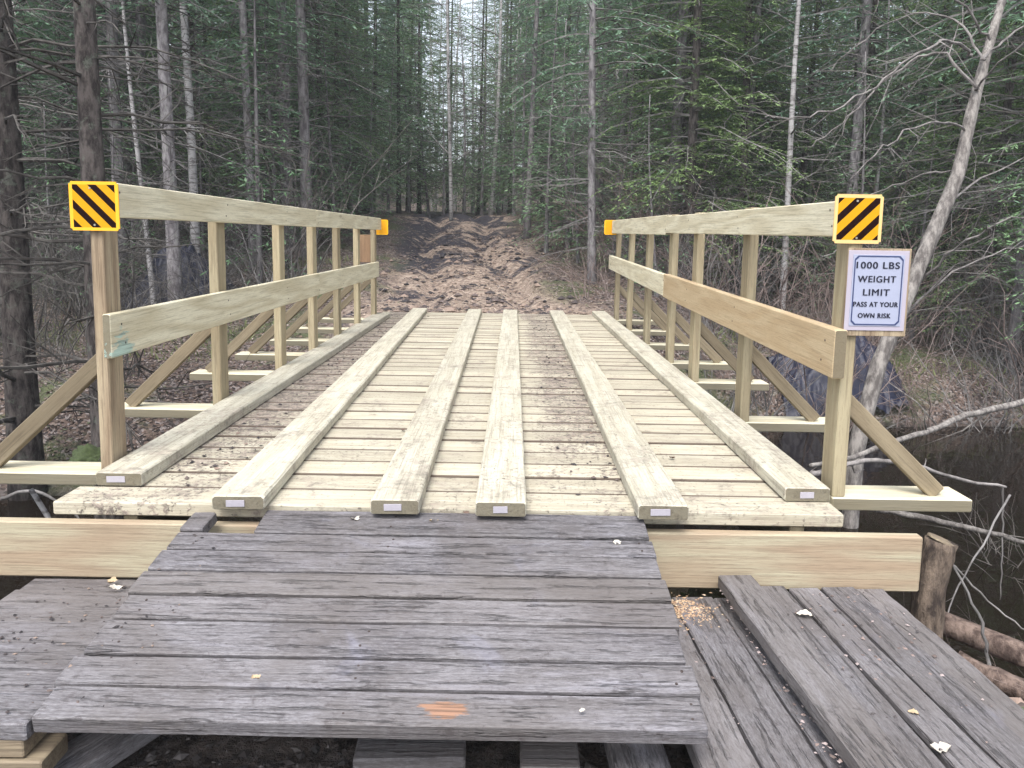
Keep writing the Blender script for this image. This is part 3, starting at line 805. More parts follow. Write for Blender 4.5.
def conifer_meshes(H, r0, live, spread, dead_n, bdens=13, tw=.085, seed=0, need=5, dead_len=1.0, tl=.085, twd=.02):
    global rng
    rng = np.random.default_rng(seed)
    tm, tp, tr_ = trunk_mesh(H, r0)
    crown = MB(); dead = MB()
    # dead lower branches
    for j in range(dead_n):
        z = .35 + (live + .8 - .35) * rng.random() ** .8
        L = dead_len * (.35 + .9 * rng.random()) * min(1, .5 + z / 3)
        p = trunk_at(tp, z); az = rng.random() * 2 * math.pi
        pts = branch_path(p, az, L, .12 * rng.normal(), .25 * rng.random(), 5, .07)
        rb = .0045 + .006 * L
        tube(dead, pts, [rb, rb * .8, rb * .6, rb * .4, rb * .2], 3, r=rng.random())
        twig_tree(dead, pts, rb, 1 if L < .7 else 2, 7, .35)
    # live branches with sprays of needles
    z = live; CC = []
    while z < H - .15:
        t = (z - live) / (H - live)
        L = spread * ((1 - t) ** .75) * (.45 + .65 * rng.random()) * min(1, .55 + t * 5) + .08
        p = trunk_at(tp, z); az = rng.random() * 2 * math.pi
        pts = branch_path(p, az, L, .30 - .25 * (1 - t) + .1 * rng.normal(), .30 + .15 * rng.random(), 5, .05)
        rb = .004 + .008 * L
        tube(dead, pts, [rb, rb * .8, rb * .6, rb * .4, rb * .2], 3, r=rng.random())
        bt = rng.random()
        k = max(3, int(L / tw)); s = -1
        for j in range(k):
            tt = .12 + .86 * (j + .5 * rng.random()) / k
            q, d = along(pts, min(tt, .99)); s = -s
            side = np.cross(d, [0, 0, 1.]); side /= np.linalg.norm(side) + 1e-9
            l = (.12 + .30 * L * (1 - tt) * (.4 + rng.random()))
            dd = d * .65 + side * s * .8 + np.array([0, 0, -.12 + .18 * rng.normal()]); dd /= np.linalg.norm(dd)
            CC.append((q, dd, l, bt))
        z += (1 / bdens) * (.4 + 1.2 * rng.random())
    for (q, dd, l, bt) in CC:
        k = max(3, int(l / .045 * need / 5))
        tt = (np.arange(k) + rng.random(k)) / k
        C = q[None] + dd[None] * (l * tt)[:, None]
        side = np.cross(dd, [0, 0, 1.]); side /= np.linalg.norm(side) + 1e-9
        sg = np.where(np.arange(k) % 2 == 0, 1, -1)[:, None]
        D = unit(dd[None] * .8 + side[None] * sg * (.5 + .4 * rng.random((k, 1))) + rng.normal(size=(k, 3)) * .28)
        Wd = unit(np.cross(D, np.array([0, 0, 1.])[None] + rng.normal(size=(k, 3)) * .45))
        Ls = tl * (.6 + .8 * rng.random(k)); Ws = twd * (.6 + .8 * rng.random(k))
        add_quads(crown, C, D, Wd, Ls, Ws, np.clip(bt * .6 + .4 * rng.random(k), 0, 1))
    return tm, crown.mesh('needles'), dead.mesh('branches')

def bare_meshes(H, r0, seed, nb=22, L0=1.6, wob=.25, dens=5, zmin=1.0, depth=2, up_=.4):
    global rng
    rng = np.random.default_rng(seed)
    tm, tp, tr_ = trunk_mesh(H, r0, wob, 8, 1.2)
    tw = MB()
    for j in range(nb):
        z = zmin + (H - zmin) * (j + rng.random()) / nb * .97
        L = L0 * (.4 + .8 * rng.random()) * (1 - .5 * z / H)
        p = trunk_at(tp, z); pts = branch_path(p, rng.random() * 6.283, L, up_ + .25 * rng.normal(), .15, 6, .06)
        rb = .005 + .009 * L
        tube(tw, pts, np.linspace(rb, rb * .2, 6), 4, r=rng.random())
        twig_tree(tw, pts, rb, depth, dens, .45, 3, .15)
    return tm, None, tw.mesh('branches')

def shrub_mesh(seed, stems, h, depth=2, dens=5, lean=.8, r=.006):
    global rng
    rng = np.random.default_rng(seed); mb = MB()
    for j in range(stems):
        az = rng.random() * 6.283; L = h * (.5 + .6 * rng.random()); ln_ = lean * (.2 + rng.random())
        d = ring_dirs(az); pts = []
        b0 = (rng.random(3) - .5) * np.array([.35, .35, 0])
        for i in range(6):
            t = i / 5; pts.append(b0 + d * L * ln_ * t ** 1.3 + np.array([0, 0, L * (t - .28 * ln_ * t * t)]) + rng.normal(size=3) * .02 * L * (i > 0))
        pts = np.array(pts); rr = r * (.6 + .8 * rng.random())
        tube(mb, pts, np.linspace(rr, rr * .25, 6), 4, r=rng.random())
        twig_tree(mb, pts, rr, depth, dens, .45, 3, .1)
    return mb.mesh('shrub')

def make_tree(name, meshes, loc, label, cat, group, tm, nm, bm_, scale=1.0, rz=0.0, tilt=(0, 0)):
    root = thing(name, loc, label, cat, group)
    root.scale = (scale,) * 3; root.rotation_euler = (tilt[0], tilt[1], rz)
    tmesh, crown, dead = meshes
    link_mesh('trunk', tmesh, tm, root, True)
    if dead is not None: link_mesh('branches', dead, bm_, root, True)
    if crown is not None: link_mesh('crown', crown, nm, root, True)
    return root

def copy_tree(root, loc, scale, rz, tilt, label=None, group=None):
    r = root.copy(); COL.objects.link(r); r.location = loc; r.scale = (scale,) * 3; r.rotation_euler = (tilt[0], tilt[1], rz)
    if label: r['label'] = label
    if group: r['group'] = group
    for ch in list(root.children):
        c = ch.copy(); COL.objects.link(c); c.parent = r
    return r

R_ = random.Random(11)
# prototypes -------------------------------------------------------
kinds = {
 'hemlock': [conifer_meshes(10.5, .075, .9, 1.95, 14, seed=31, bdens=24, need=9, tl=.06, twd=.018), conifer_meshes(9.0, .06, 1.3, 1.7, 16, seed=32, bdens=24, need=9, tl=.06, twd=.018), conifer_meshes(11.5, .085, .6, 2.1, 10, seed=33, bdens=24, need=9, tl=.06, twd=.018)],
 'spruce': [conifer_meshes(12.5, .070, 2.6, 1.5, 50, seed=41, bdens=17, need=7, tl=.065, twd=.018, dead_len=1.1), conifer_meshes(11.5, .055, 1.8, 1.4, 45, seed=42, bdens=17, need=7, tl=.065, twd=.018, dead_len=1.0), conifer_meshes(13.5, .08, 3.4, 1.5, 60, seed=43, bdens=17, need=7, tl=.065, twd=.018, dead_len=1.2)],
 'sapling': [conifer_meshes(2.6, .028, .15, .62, 2, seed=51, bdens=20, tw=.06, tl=.07, twd=.016), conifer_meshes(3.8, .035, .3, .8, 4, seed=52, bdens=18, tw=.06, tl=.07)],
 'bare': [bare_meshes(10, .06, 61), bare_meshes(11, .05, 62, nb=26, L0=1.3), bare_meshes(8.5, .045, 63, nb=24, L0=1.5)],
}
mats = {'hemlock': ('bark_dark', 'needle', 'twig'), 'spruce': ('bark_grey', 'needle_b', 'twig'), 'sapling': ('bark_grey', 'needle', 'twig_dark'), 'bare': ('bark_pale', None, 'twig_brown')}
names = {'hemlock': 'evergreen_tree', 'spruce': 'evergreen_tree', 'sapling': 'evergreen_sapling', 'bare': 'bare_tree'}
labs = {'hemlock': ('leafy evergreen tree with drooping green boughs in the woods', 'tree'),
        'spruce': ('tall straight evergreen with dead bare lower branches in the woods', 'tree'),
        'sapling': ('small bushy evergreen sapling under the taller trees', 'sapling'),
        'bare': ('slender leafless grey tree standing among the evergreens', 'tree')}
protos = {}
def place(kind, x, y, scale=None, label=None, group='auto', var=None, mat=None, tilt=None):
    var = R_.randrange(len(kinds[kind])) if var is None else var
    scale = scale or R_.uniform(.75, 1.15); rz = R_.random() * 6.283
    tilt = tilt or (R_.gauss(0, .02), R_.gauss(0, .02))
    side = 'left of the muddy trail' if x < -.09 * y + .32 else 'right of the muddy trail'
    lab = label or (labs[kind][0] + ' ' + side)
    grp = None if label else ('%s %s' % ({'hemlock': 'leafy evergreens', 'spruce': 'bare boled evergreens', 'sapling': 'evergreen saplings', 'bare': 'leafless trees'}[kind], side))
    loc = (x, y, gz(x, y))
    key = (kind, var, mat)
    if key not in protos:
        a_, b_, c_ = mats[kind]
        if mat: a_, b_, c_ = mat
        protos[key] = make_tree(names[kind], kinds[kind][var], loc, lab, labs[kind][1], grp, M[a_], M[b_] if b_ else None, M[c_], scale, rz, tilt)
        return protos[key]
    r = copy_tree(protos[key], loc, scale, rz, tilt, lab, grp)
    if not grp and 'group' in r: del r['group']
    return r

def X_at(px, y): return (px - 512) / 768 * y      # where a column of the view meets depth y

# ------------------------------------------------------------------ distinct trees of the photo
placed = []
def special(kind, px, y, **k):
    x = X_at(px, y) + .0; placed.append((x, y, .7)); return place(kind, x, y, **k)
special('spruce', 307, 11.2, var=0, scale=1.25, label='thick grey trunk left of the trail, one of a close pair, nearer the handrail')
special('spruce', 288, 11.8, var=2, scale=1.2, label='grey trunk standing close behind its thicker neighbour left of the trail')
special('spruce', 254, 10.2, var=1, scale=1.1, label='dark straight evergreen trunk between the left pair and the birch')
special('spruce', 174, 8.3, var=2, scale=.95, label='grey trunk in front of the blue tarp on the left bank')
special('bare', 153, 8.4, var=2, scale=.7, mat=('birch', None, 'twig'), label='thin white birch beside the grey trunk on the left bank')
special('bare', 450, 18.5, var=1, scale=1.0, mat=('birch', None, 'twig'), tilt=(0, 0), label='pale straight birch at the crest of the trail')
special('bare', 489, 21, var=0, scale=1.1, mat=('birch', None, 'twig'), tilt=(0, .05), label='pale leaning birch behind the crest of the trail')
special('spruce', 591, 9.5, var=1, scale=1.0, mat=('bark_dark', 'needle_b', 'twig'), label='dark reddish trunk at the right edge of the trail')
special('spruce', 667, 10.6, var=2, scale=1.05, label='broad grey trunk in the woods behind the right handrail')
special('spruce', 615, 12.4, var=0, scale=.8, label='thinner grey trunk between the reddish and the broad one')
special('bare', 783, 9.4, var=2, scale=1.0, mat=('birch', None, 'twig'), tilt=(0, .035), label='slender white birch rising behind the right handrail')
special('spruce', 1018, 7.6, var=1, scale=1.1, mat=('bark_dark', 'needle_b', 'twig'), label='dark trunk on the bank at the right edge of the view')
special('spruce', 525, 14.5, var=2, scale=.8, label='slim grey trunk at the top right corner of the trail')
special('hemlock', 338, 15.5, var=1, scale=1.0, label='full evergreen bush beside the muddy slope left of the trail')
special('hemlock', 398, 19.5, var=1, scale=1.05, mat=('bark_dark', 'needle', 'twig'), label='dark green evergreen next to the pale birch at the crest')
special('sapling', 545, 12.2, var=1, scale=1.0, label='small evergreen overhanging the right side of the muddy trail')
special('hemlock', 985, 8.4, var=2, scale=.7, mat=('bark_dark', 'needle_y', 'twig'), label='bright green evergreen behind the leaning tree')
special('hemlock', 850, 12.5, var=0, scale=1.0, mat=('bark_dark', 'needle_y', 'twig'), label='yellow green evergreen above the right hazard plate')
special('hemlock', 250, 13, var=1, scale=1.1, mat=('bark_dark', 'needle_y', 'twig'), label='light green evergreen crown above the left handrail')

special('hemlock', 1075, 7.0, var=1, scale=.75, mat=('bark_dark', 'needle_y', 'twig'), label='green boughed evergreen leaning in at the right edge')
for px_, y_, v_, sc_ in ((418, 22.5, 2, .8), (446, 24.5, 0, .8), (476, 23.5, 2, .75), (508, 22, 2, .8), (372, 19.5, 2, .85), (350, 18, 0, .8), (322, 14.5, 2, .8), (540, 20, 2, .8), (300, 16, 0, .85)):
    special('hemlock', px_, y_, var=v_, scale=sc_)
for px_, y_, v_, sc_ in ((388, 18.8, 1, 1.2), (408, 20.6, 1, 1.4), (428, 21.2, 0, 1.7), (442, 20.4, 1, 1.1), (462, 21.6, 1, 1.5), (480, 20.8, 0, 1.6), (497, 21.5, 1, 1.3), (512, 19.2, 1, 1.2), (372, 16.8, 1, 1.1), (352, 15.2, 0, 1.4), (335, 12.6, 1, 1.0), (306, 13.0, 1, 1.2), (278, 11.4, 0, 1.5), (522, 17.0, 1, 1.3), (548, 15.6, 1, 1.2), (566, 12.9, 0, 1.4)):
    special('sapling', px_, y_, var=v_, scale=sc_)
# the near-left spruce with long dead boughs
rng = np.random.default_rng(5)
def near_spruce(name, x, y, H, r0, label, nb, Lb, seed, zlo, zhi, mat):
    global rng
    rng = np.random.default_rng(seed)
    tm, tp, tr_ = trunk_mesh(H, r0, .03, 14, 1.3)
    dead = MB()
    for j in range(nb):
        z = zlo + (zhi - zlo) * rng.random(); az = rng.random() * 6.283
        L = Lb * (.45 + .75 * rng.random())
        pts = branch_path(trunk_at(tp, z), az, L, .1 + .12 * rng.normal(), .28 * rng.random() + .05, 8, .035)
        rb = .004 + .005 * L
        tube(dead, pts, np.linspace(rb, rb * .2, 8), 5, r=rng.random(), jitter=.15)
        twig_tree(dead, pts, rb, 2, 6.5, .33, 3, -.05)
    root = make_tree(name, (tm, None, dead.mesh('branches')), (x, y, gz(x, y)), label, 'tree', None, M[mat], None, M['twig_dark'])
    placed.append((x, y, .8)); return root
near_spruce('evergreen_tree', -2.30, 4.25, 9, .078, 'dark rough trunk with long dead boughs behind the near left hazard plate', 42, 1.35, 71, .9, 4.2, 'bark_dark')
near_spruce('evergreen_tree', -3.05, 4.7, 9, .10, 'thick dark trunk at the left edge with spreading dead boughs', 46, 1.5, 72, .4, 3.6, 'bark_dark')
near_spruce('evergreen_tree', -4.6, 6.4, 9, .09, 'bare boughed trunk deeper in at the far left of the view', 50, 1.6, 73, .6, 5, 'bark_dark')
near_spruce('evergreen_tree', 5.05, 7.6, 9, .07, 'bare boughed evergreen trunk right of the leaning tree', 46, 1.4, 74, .6, 5, 'bark_dark')

# ------------------------------------------------------------------ the woods
def blocked(x, y, d):
    c = -.40 - .09 * max(0, min(y - 8, 14)); hw = (1.15 if x > c else 2.2) + .02 * max(0, y - 8)
    if y < 20.5 and abs(x - c) < hw + .25: return True
    
    for (a_, b_, r) in placed:
        if (a_ - x) ** 2 + (b_ - y) ** 2 < (max(d, r)) ** 2: return True
    return False
def scatter(kind_w, ylo, yhi, n, dmin, marg=1.0, cond=None):
    tries = 0; k = 0
    while k < n and tries < n * 60:
        tries += 1
        y = ylo + (yhi - ylo) * R_.random(); xm = y * .70 + marg; x = R_.uniform(-xm, xm)
        if cond and not cond(x, y): continue
        if blocked(x, y, dmin): continue
        kd = R_.choices(list(kind_w), list(kind_w.values()))[0]
        place(kd, x, y); placed.append((x, y, dmin)); k += 1
onbank = lambda x, y: (x < -2.9 - .05 * (y - 8) and y > 8.2) or (x > .9 and y > 8.9)
scatter({'spruce': 2.4, 'hemlock': 5, 'bare': 1.2}, 8.6, 15, 62, .85, 1.0, onbank)
scatter({'spruce': 2.5, 'hemlock': 5, 'bare': 1}, 15, 24, 85, 1.0, 1.0)
scatter({'spruce': 3, 'hemlock': 5, 'bare': .8}, 24, 38, 90, 1.25, 1.5, lambda x, y: not (-.125 * y - .2 < x < .0 * y))
scatter({'bare': 3, 'hemlock': .7}, 24, 38, 17, .8, 0, lambda x, y: -.11 * y < x < -.01 * y)
scatter({'sapling': 1}, 8.6, 18, 58, .6, .5, onbank)

# far-off wood beyond, reading as one mass
rng = np.random.default_rng(99); mb = MB()
for j in range(150):
    y = rng.uniform(39, 62); x = rng.uniform(-y * .85, y * .85)
    if abs(x + 3.0) < 3.2: continue
    H = rng.uniform(11, 15); z0 = gz(x, y)
    tube(mb, [(x, y, z0 - .3), (x, y, z0 + H)], [.16, .02], 5, r=0)
    k = 620; zz = z0 + 1.0 + (H - 1.0) * rng.random(k) ** .9; t = (zz - z0) / H
    rad = (2.0 * (1 - t) + .15) * np.sqrt(rng.random(k)); az = rng.random(k) * 6.283
    C = np.stack([x + np.cos(az) * rad, y + np.sin(az) * rad, zz], 1)
    D = unit(np.stack([np.cos(az), np.sin(az), -.3 + .3 * rng.normal(size=k)], 1) + rng.normal(size=(k, 3)) * .4)
    Wd = unit(np.cross(D, np.array([0, 0, 1.])[None] + rng.normal(size=(k, 3)) * .4))
    add_quads(mb, C, D, Wd, .5 + .4 * rng.random(k), .16 + .12 * rng.random(k), rng.random(k))
tag(mb.build('distant_woods', M['needle_b']), 'mass of distant evergreens closing the view behind the nearer woods', 'woods', kind='stuff')

# ------------------------------------------------------------------ undergrowth: bare shrubs
shr = [shrub_mesh(81, 16, 1.5), shrub_mesh(82, 22, 1.1, lean=1.0), shrub_mesh(83, 12, 2.1, lean=.55, r=.008), shrub_mesh(84, 20, .8, lean=1.2, r=.004)]
def shrub(x, y, v, s, mat, label, group):
    me = shr[v] if (v, mat) not in shr_m else shr_m[(v, mat)]
    if (v, mat) not in shr_m:
        me = shr[v].copy(); me.materials.clear(); me.materials.append(M[mat]); shr_m[(v, mat)] = me
    o = bpy.data.objects.new('bare_shrub', me); COL.objects.link(o); o.location = (x, y, gz(x, y) - .02)
    o.rotation_euler = (0, 0, R_.random() * 6.283); o.scale = (s,) * 3
    tag(o, label, 'shrub', group)
shr_m = {}
shrub(1.55, 2.25, 3, .5, 'twig_dark', 'small dead twiggy shrub behind the cut stump', None)
shrub(1.50, 1.75, 3, .35, 'twig_brown', 'small dead twiggy shrub between the logs at the right edge', None)
shrub(2.75, 3.9, 1, .75, 'twig_dark', 'wide dead twiggy shrub further out in the water at the right', None)
shrub(2.1, 2.9, 3, .7, 'twig_dark', 'dead twiggy shrub standing in the dark water at the right', None)
for (n, xa, xb, ya, yb, mm, lab, grp) in (
        (30, 1.7, 5.6, 7.3, 10.5, ('twig_brown', 'twig'), 'tangled leafless shrub on the bank behind the right handrail', 'leafless shrubs behind the right handrail'),
        (40, -6.5, -2.2, 5.8, 10, ('twig', 'twig_dark'), 'tangled leafless shrub on the bank behind the left handrail', 'leafless shrubs behind the left handrail'),
        (9, 1.9, 5.0, 6.3, 7.8, ('twig_brown', 'twig'), 'low leafless shrub at the far edge of the water right of the bridge', 'leafless shrubs along the water right of the bridge'),
        (8, .85, 2.2, 8.3, 11, ('twig_brown', 'twig'), 'leafless shrub crowding the right edge of the trail', 'leafless shrubs on the right trail edge'),
        (5, -4.6, -3.4, 8.6, 12, ('twig_brown', 'twig'), 'leafless shrub crowding the left edge of the trail', 'leafless shrubs on the left trail edge'),
        (20, 1.0, 8, 10.5, 15, ('twig_brown', 'twig'), 'thin leafless shrub under the trees deep right of the trail', 'leafless shrubs deep right of the trail'),
        (14, -8, -2.6, 10, 15, ('twig_brown', 'twig'), 'thin leafless shrub under the trees deep left of the trail', 'leafless shrubs deep left of the trail')):
    for j in range(n):
        x, y = R_.uniform(xa, xb), R_.uniform(ya, yb)
        if abs(x + .4 + .09 * (y - 8)) < 1.1 and y > 7: continue
        shrub(x, y, R_.randrange(4), R_.uniform(.7, 1.25), R_.choice(mm), lab, grp)

def smooth_path(pts, it=2, wig=.006):
    pts = np.asarray(pts, float)
    for _ in range(it):
        q = [pts[0]]
        for i in range(len(pts) - 1): q += [pts[i] * .75 + pts[i + 1] * .25, pts[i] * .25 + pts[i + 1] * .75]
        q.append(pts[-1]); pts = np.array(q)
    pts[1:-1] += rng.normal(size=(len(pts) - 2, 3)) * wig * .5
    return pts

# ------------------------------------------------------------------ the leaning tree over the water
lean = thing('leaning_tree', (1.93, 4.35, gz(1.93, 4.35)), 'pale bare tree leaning right over the stream behind the weight limit sign', 'tree')
def W(px, py, y):   # real position of a feature seen at (px,py) at depth y
    d = fw + r2 * ((px - 512) / 768) - u2 * ((py - 332) / 768)
    return Vector((0, 0, cam_h)) + d * (y / d.y)
tp = [W(850, 500, 4.4), W(856, 450, 4.4), W(878, 365, 4.45), W(905, 300, 4.5), W(930, 240, 4.55), W(958, 175, 4.6), W(972, 110, 4.65), W(985, 60, 4.7), W(1002, 0, 4.8), W(1020, -80, 4.9), W(1045, -190, 5.0)]
tp[0].z = gz(tp[0].x, 4.4) - .2
tr_ = [.050, .047, .045, .043, .042, .038, .033, .027, .023, .018, .01]
o = rough_tube('trunk', tp, tr_, M['bark_pale'], None, None, n=12, jit=.14, parent=lean, sub=4)
rng = np.random.default_rng(123); mb = MB()
lb = [  # branches read off the photo
 ([(978, 90), (955, 38), (985, 38), (930, 60), (900, 92), (850, 128), (820, 160)][:1] + [(940, 45), (905, 65), (870, 95), (835, 128), (808, 150)], 4.65, .016),
 ([(972, 55), (950, 38), (925, 48), (890, 75), (850, 105), (800, 118), (765, 117)], 4.4, .015),
 ([(982, 60), (1005, 38), (1035, 20), (1070, 5)], 4.8, .014),
 ([(975, 90), (1000, 60), (1040, 30)], 4.3, .012),
 ([(965, 130), (978, 75), (945, 40), (900, 30), (860, 50), (820, 60)][0:1] + [(940, 120), (905, 130), (880, 150), (850, 180)], 4.3, .012),
 ([(958, 170), (920, 175), (880, 190), (830, 210)], 4.9, .012),
 ([(935, 225), (965, 185), (1010, 165), (1050, 150)], 4.9, .014),
 ([(912, 290), (950, 250), (995, 225), (1040, 210)], 4.3, .015),
 ([(895, 330), (930, 285), (985, 255), (1040, 240)], 4.7, .013),
 ([(905, 295), (880, 250), (850, 245), (820, 255)], 4.2, .008),
 ([(985, 60), (960, 20), (920, 10), (870, 30), (830, 70)], 4.9, .013),
 ([(990, 40), (950, -10), (900, -25), (850, 0)], 4.5, .012),
]
for (pl, dy, rb) in lb:
    pts = np.array([W(px, py, 4.65 + (dy - 4.65) * min(1, i / 2) + .12 * i * (1 if dy > 4.6 else -1) * .5) for i, (px, py) in enumerate(pl)])
    pts[0] = np.array(W(pl[0][0], pl[0][1], 4.63)); pts = smooth_path(pts, 2, .016); rb *= .62
    tube(mb, pts, np.linspace(rb, rb * .3, len(pts)), 6, r=rng.random(), jitter=.15)
    twig_tree(mb, pts, rb * .8, 3, 8.5, .40, 3, .0)
mb.build('branches', M['twig_light'], lean)

# ------------------------------------------------------------------ fallen branches over the water
def limb(pl, y0, y1, r0, mat, label, tw=0, seed=1, name='fallen_branch'):
    global rng
    rng = np.random.default_rng(seed); mb = MB(); n = len(pl)
    pts = np.array([W(px, py, y0 + (y1 - y0) * i / (n - 1)) for i, (px, py) in enumerate(pl)])
    pts = smooth_path(pts); n = len(pts)
    tube(mb, pts, np.linspace(r0, r0 * .45, n), 7, jitter=.12)
    if tw: twig_tree(mb, pts, r0 * .7, 2, tw, .25, 3, .1)
    tag(mb.build(name, M[mat], None, True), label, 'branch')
limb([(1040, 398), (1000, 407), (960, 417), (935, 430), (905, 438), (860, 455), (810, 466)], 4.6, 3.6, .022, 'bark_pale', 'long pale fallen branch reaching over the water behind the right brace', 2.5, 3)
limb([(810, 475), (840, 465), (880, 458), (920, 466), (960, 480), (1006, 487)], 3.1, 3.3, .012, 'twig_light', 'thin arched branch hanging over the water below the long pale one', 2, 4)
limb([(850, 505), (900, 512), (950, 523), (1000, 535), (1040, 545)], 2.75, 2.6, .014, 'bark_pale', 'grey limb stretching under the right outrigger to the frame edge', 1.5, 5)
limb([(1003, 487), (1003, 520), (1003, 560), (1000, 600)], 2.75, 2.65, .004, 'twig', 'thin upright twig at the right edge over the water', 7, 6)
limb([(1010, 495), (985, 540), (960, 580), (945, 625)], 2.6, 2.2, .004, 'twig', 'crossing twig above the cut stump', 7, 7)
limb([(950, 560), (975, 590), (1010, 620), (1040, 640)], 2.4, 2.2, .004, 'twig', 'twig slanting down to the right beyond the cut stump', 7, 8)
limb([(990, 690), (988, 650), (978, 610), (950, 560)], 1.85, 2.1, .006, 'twig', 'forked stick standing by the pale log', 2.5, 9)
limb([(800, 500), (760, 470), (740, 440), (700, 400)], 3.2, 4.6, .01, 'twig', 'dead branch under the right side of the bridge', 4, 10)
limb([(0, 500), (30, 488), (60, 500), (80, 520)], 2.9, 3.0, .008, 'twig', 'curved dead twig in the shade below the left outrigger', 4, 11)

# ------------------------------------------------------------------ blue tarps
def tarp(x, y, w, d, h, label, col):
    n = 60; V = []; F = []
    for j in range(n):
        for i in range(n):
            u, v = i / (n - 1) - .5, j / (n - 1) - .5
            px, py = x + u * w, y + v * d
            z = gz(px, py) + .03 + h * max(0, 1 - (2 * abs(u)) ** 2) * max(0, 1 - (2 * abs(v)) ** 2) + .14 * abs(noise.noise(Vector((u * 5, v * 5, x)))) + .10 * abs(noise.noise(Vector((u * 13, v * 7, y)))) + .03 * noise.noise(Vector((u * 30, v * 26, y)))
            V.append((px, py, z))
    for j in range(n - 1):
        for i in range(n - 1): F.append([j * n + i, j * n + i + 1, (j + 1) * n + i + 1, (j + 1) * n + i])
    mb = MB(); mb.add(V, F); tag(mb.build('tarp', col, None, True), label, 'tarp')
M['tarp'] = simple('navy_tarp', (.008, .010, .028), .55, 0, .4, 8)
tarp(-3.9, 9.0, 1.2, .8, .62, 'crumpled dark blue tarp on the left bank behind the grey trunk', M['tarp'])
tarp(3.15, 7.35, 1.15, .7, .42, 'crumpled dark blue tarp on the bank behind the right handrail', M['tarp'])

# ------------------------------------------------------------------ leaf litter, straw, mud crumbs, sawdust
def litter_mat(name, cols, rough=.8):
    m, nt, bs = newmat(name); N = NT(nt)
    cr = N.n('ShaderNodeValToRGB'); cr.color_ramp.interpolation = 'CONSTANT'
    while len(cr.color_ramp.elements) < len(cols): cr.color_ramp.elements.new(.5)
    for i, c in enumerate(cols): cr.color_ramp.elements[i].position = i / len(cols); cr.color_ramp.elements[i].color = (*c, 1)
    N.set(cr.inputs[0], N.attr('rnd')); nt.links.new(cr.outputs[0], bs.inputs['Base Color']); bs.inputs['Roughness'].default_value = rough
    return m
def leaf_quads(mb, x, y, z, size, curl=.35):
    k = len(x); az = rng.random(k) * 6.283
    t1 = np.stack([np.cos(az), np.sin(az), rng.normal(size=k) * .3], 1); t1 = unit(t1)
    t2 = unit(np.cross(t1, np.array([0, 0, 1.])[None] + rng.normal(size=(k, 3)) * .4))
    nrm = np.cross(t1, t2); C = np.stack([x, y, z], 1); s = size[:, None]
    P = [C - t1 * s * .5, C + t2 * s * .33 + nrm * s * curl * .5, C + t1 * s * .55, C - t2 * s * .33 + nrm * s * curl * .5]
    V = np.stack(P, 1).reshape(-1, 3); base = mb.n
    mb.v.append(V); mb.gc.append(V.copy()); mb.rn.append(np.repeat(rng.random(k), 4)); mb.n += len(V)
    mb.f.extend((base + np.arange(k)[:, None] * 4 + np.array([[0, 1, 2, 3]])).tolist())
rng = np.random.default_rng(17)
mb = MB()
k = 90000
y = 4.2 + 13 * rng.random(k) ** 1.4; x = (rng.random(k) - .5) * 2 * (y * .72 + .4)
z = height(x, y); ok = (z > WZ + .05) & (rng.random(k) > trail_mask(x, y) * .93)
ok &= ~((np.abs(x + .16) < 1.2) & (y < 7.5))
x, y, z = x[ok], y[ok], z[ok]
leaf_quads(mb, x, y, z + .012, .016 + .026 * rng.random(len(x)) ** 1.5)
ML = litter_mat('fallen_leaves', [(.15, .11, .085), (.10, .07, .055), (.22, .17, .14), (.12, .09, .08), (.30, .25, .23), (.07, .05, .042), (.17, .12, .09), (.14, .12, .115), (.10, .11, .06)])
tag(mb.build('leaf_litter', ML), 'brown and grey fallen leaves covering the banks', 'leaf litter', kind='stuff')
# green ground plants on the right bank
mb = MB(); k = 16000
y = 6.3 + 5 * rng.random(k) ** 1.2; x = np.where(rng.random(k) < .75, 2.2 + 5.5 * rng.random(k), -2 - 4 * rng.random(k)); z = height(x, y)
ok = fbm(x, y, 1.5, 44, 3) > .05; x, y, z = x[ok], y[ok], z[ok]; k = len(x)
C = np.stack([x, y, z - .01], 1); D = unit(np.stack([rng.normal(size=k) * .4, rng.normal(size=k) * .4, np.ones(k)], 1)); Wd = unit(np.cross(D, rng.normal(size=(k, 3))))
add_quads(mb, C, D, Wd, .03 + .09 * rng.random(k), .006 + .010 * rng.random(k), rng.random(k))
tag(mb.build('ground_plants', foliage('ground_plants', (.09, .12, .04), (.22, .24, .11))), 'low green and straw coloured plants on the banks', 'ground plants', kind='stuff')
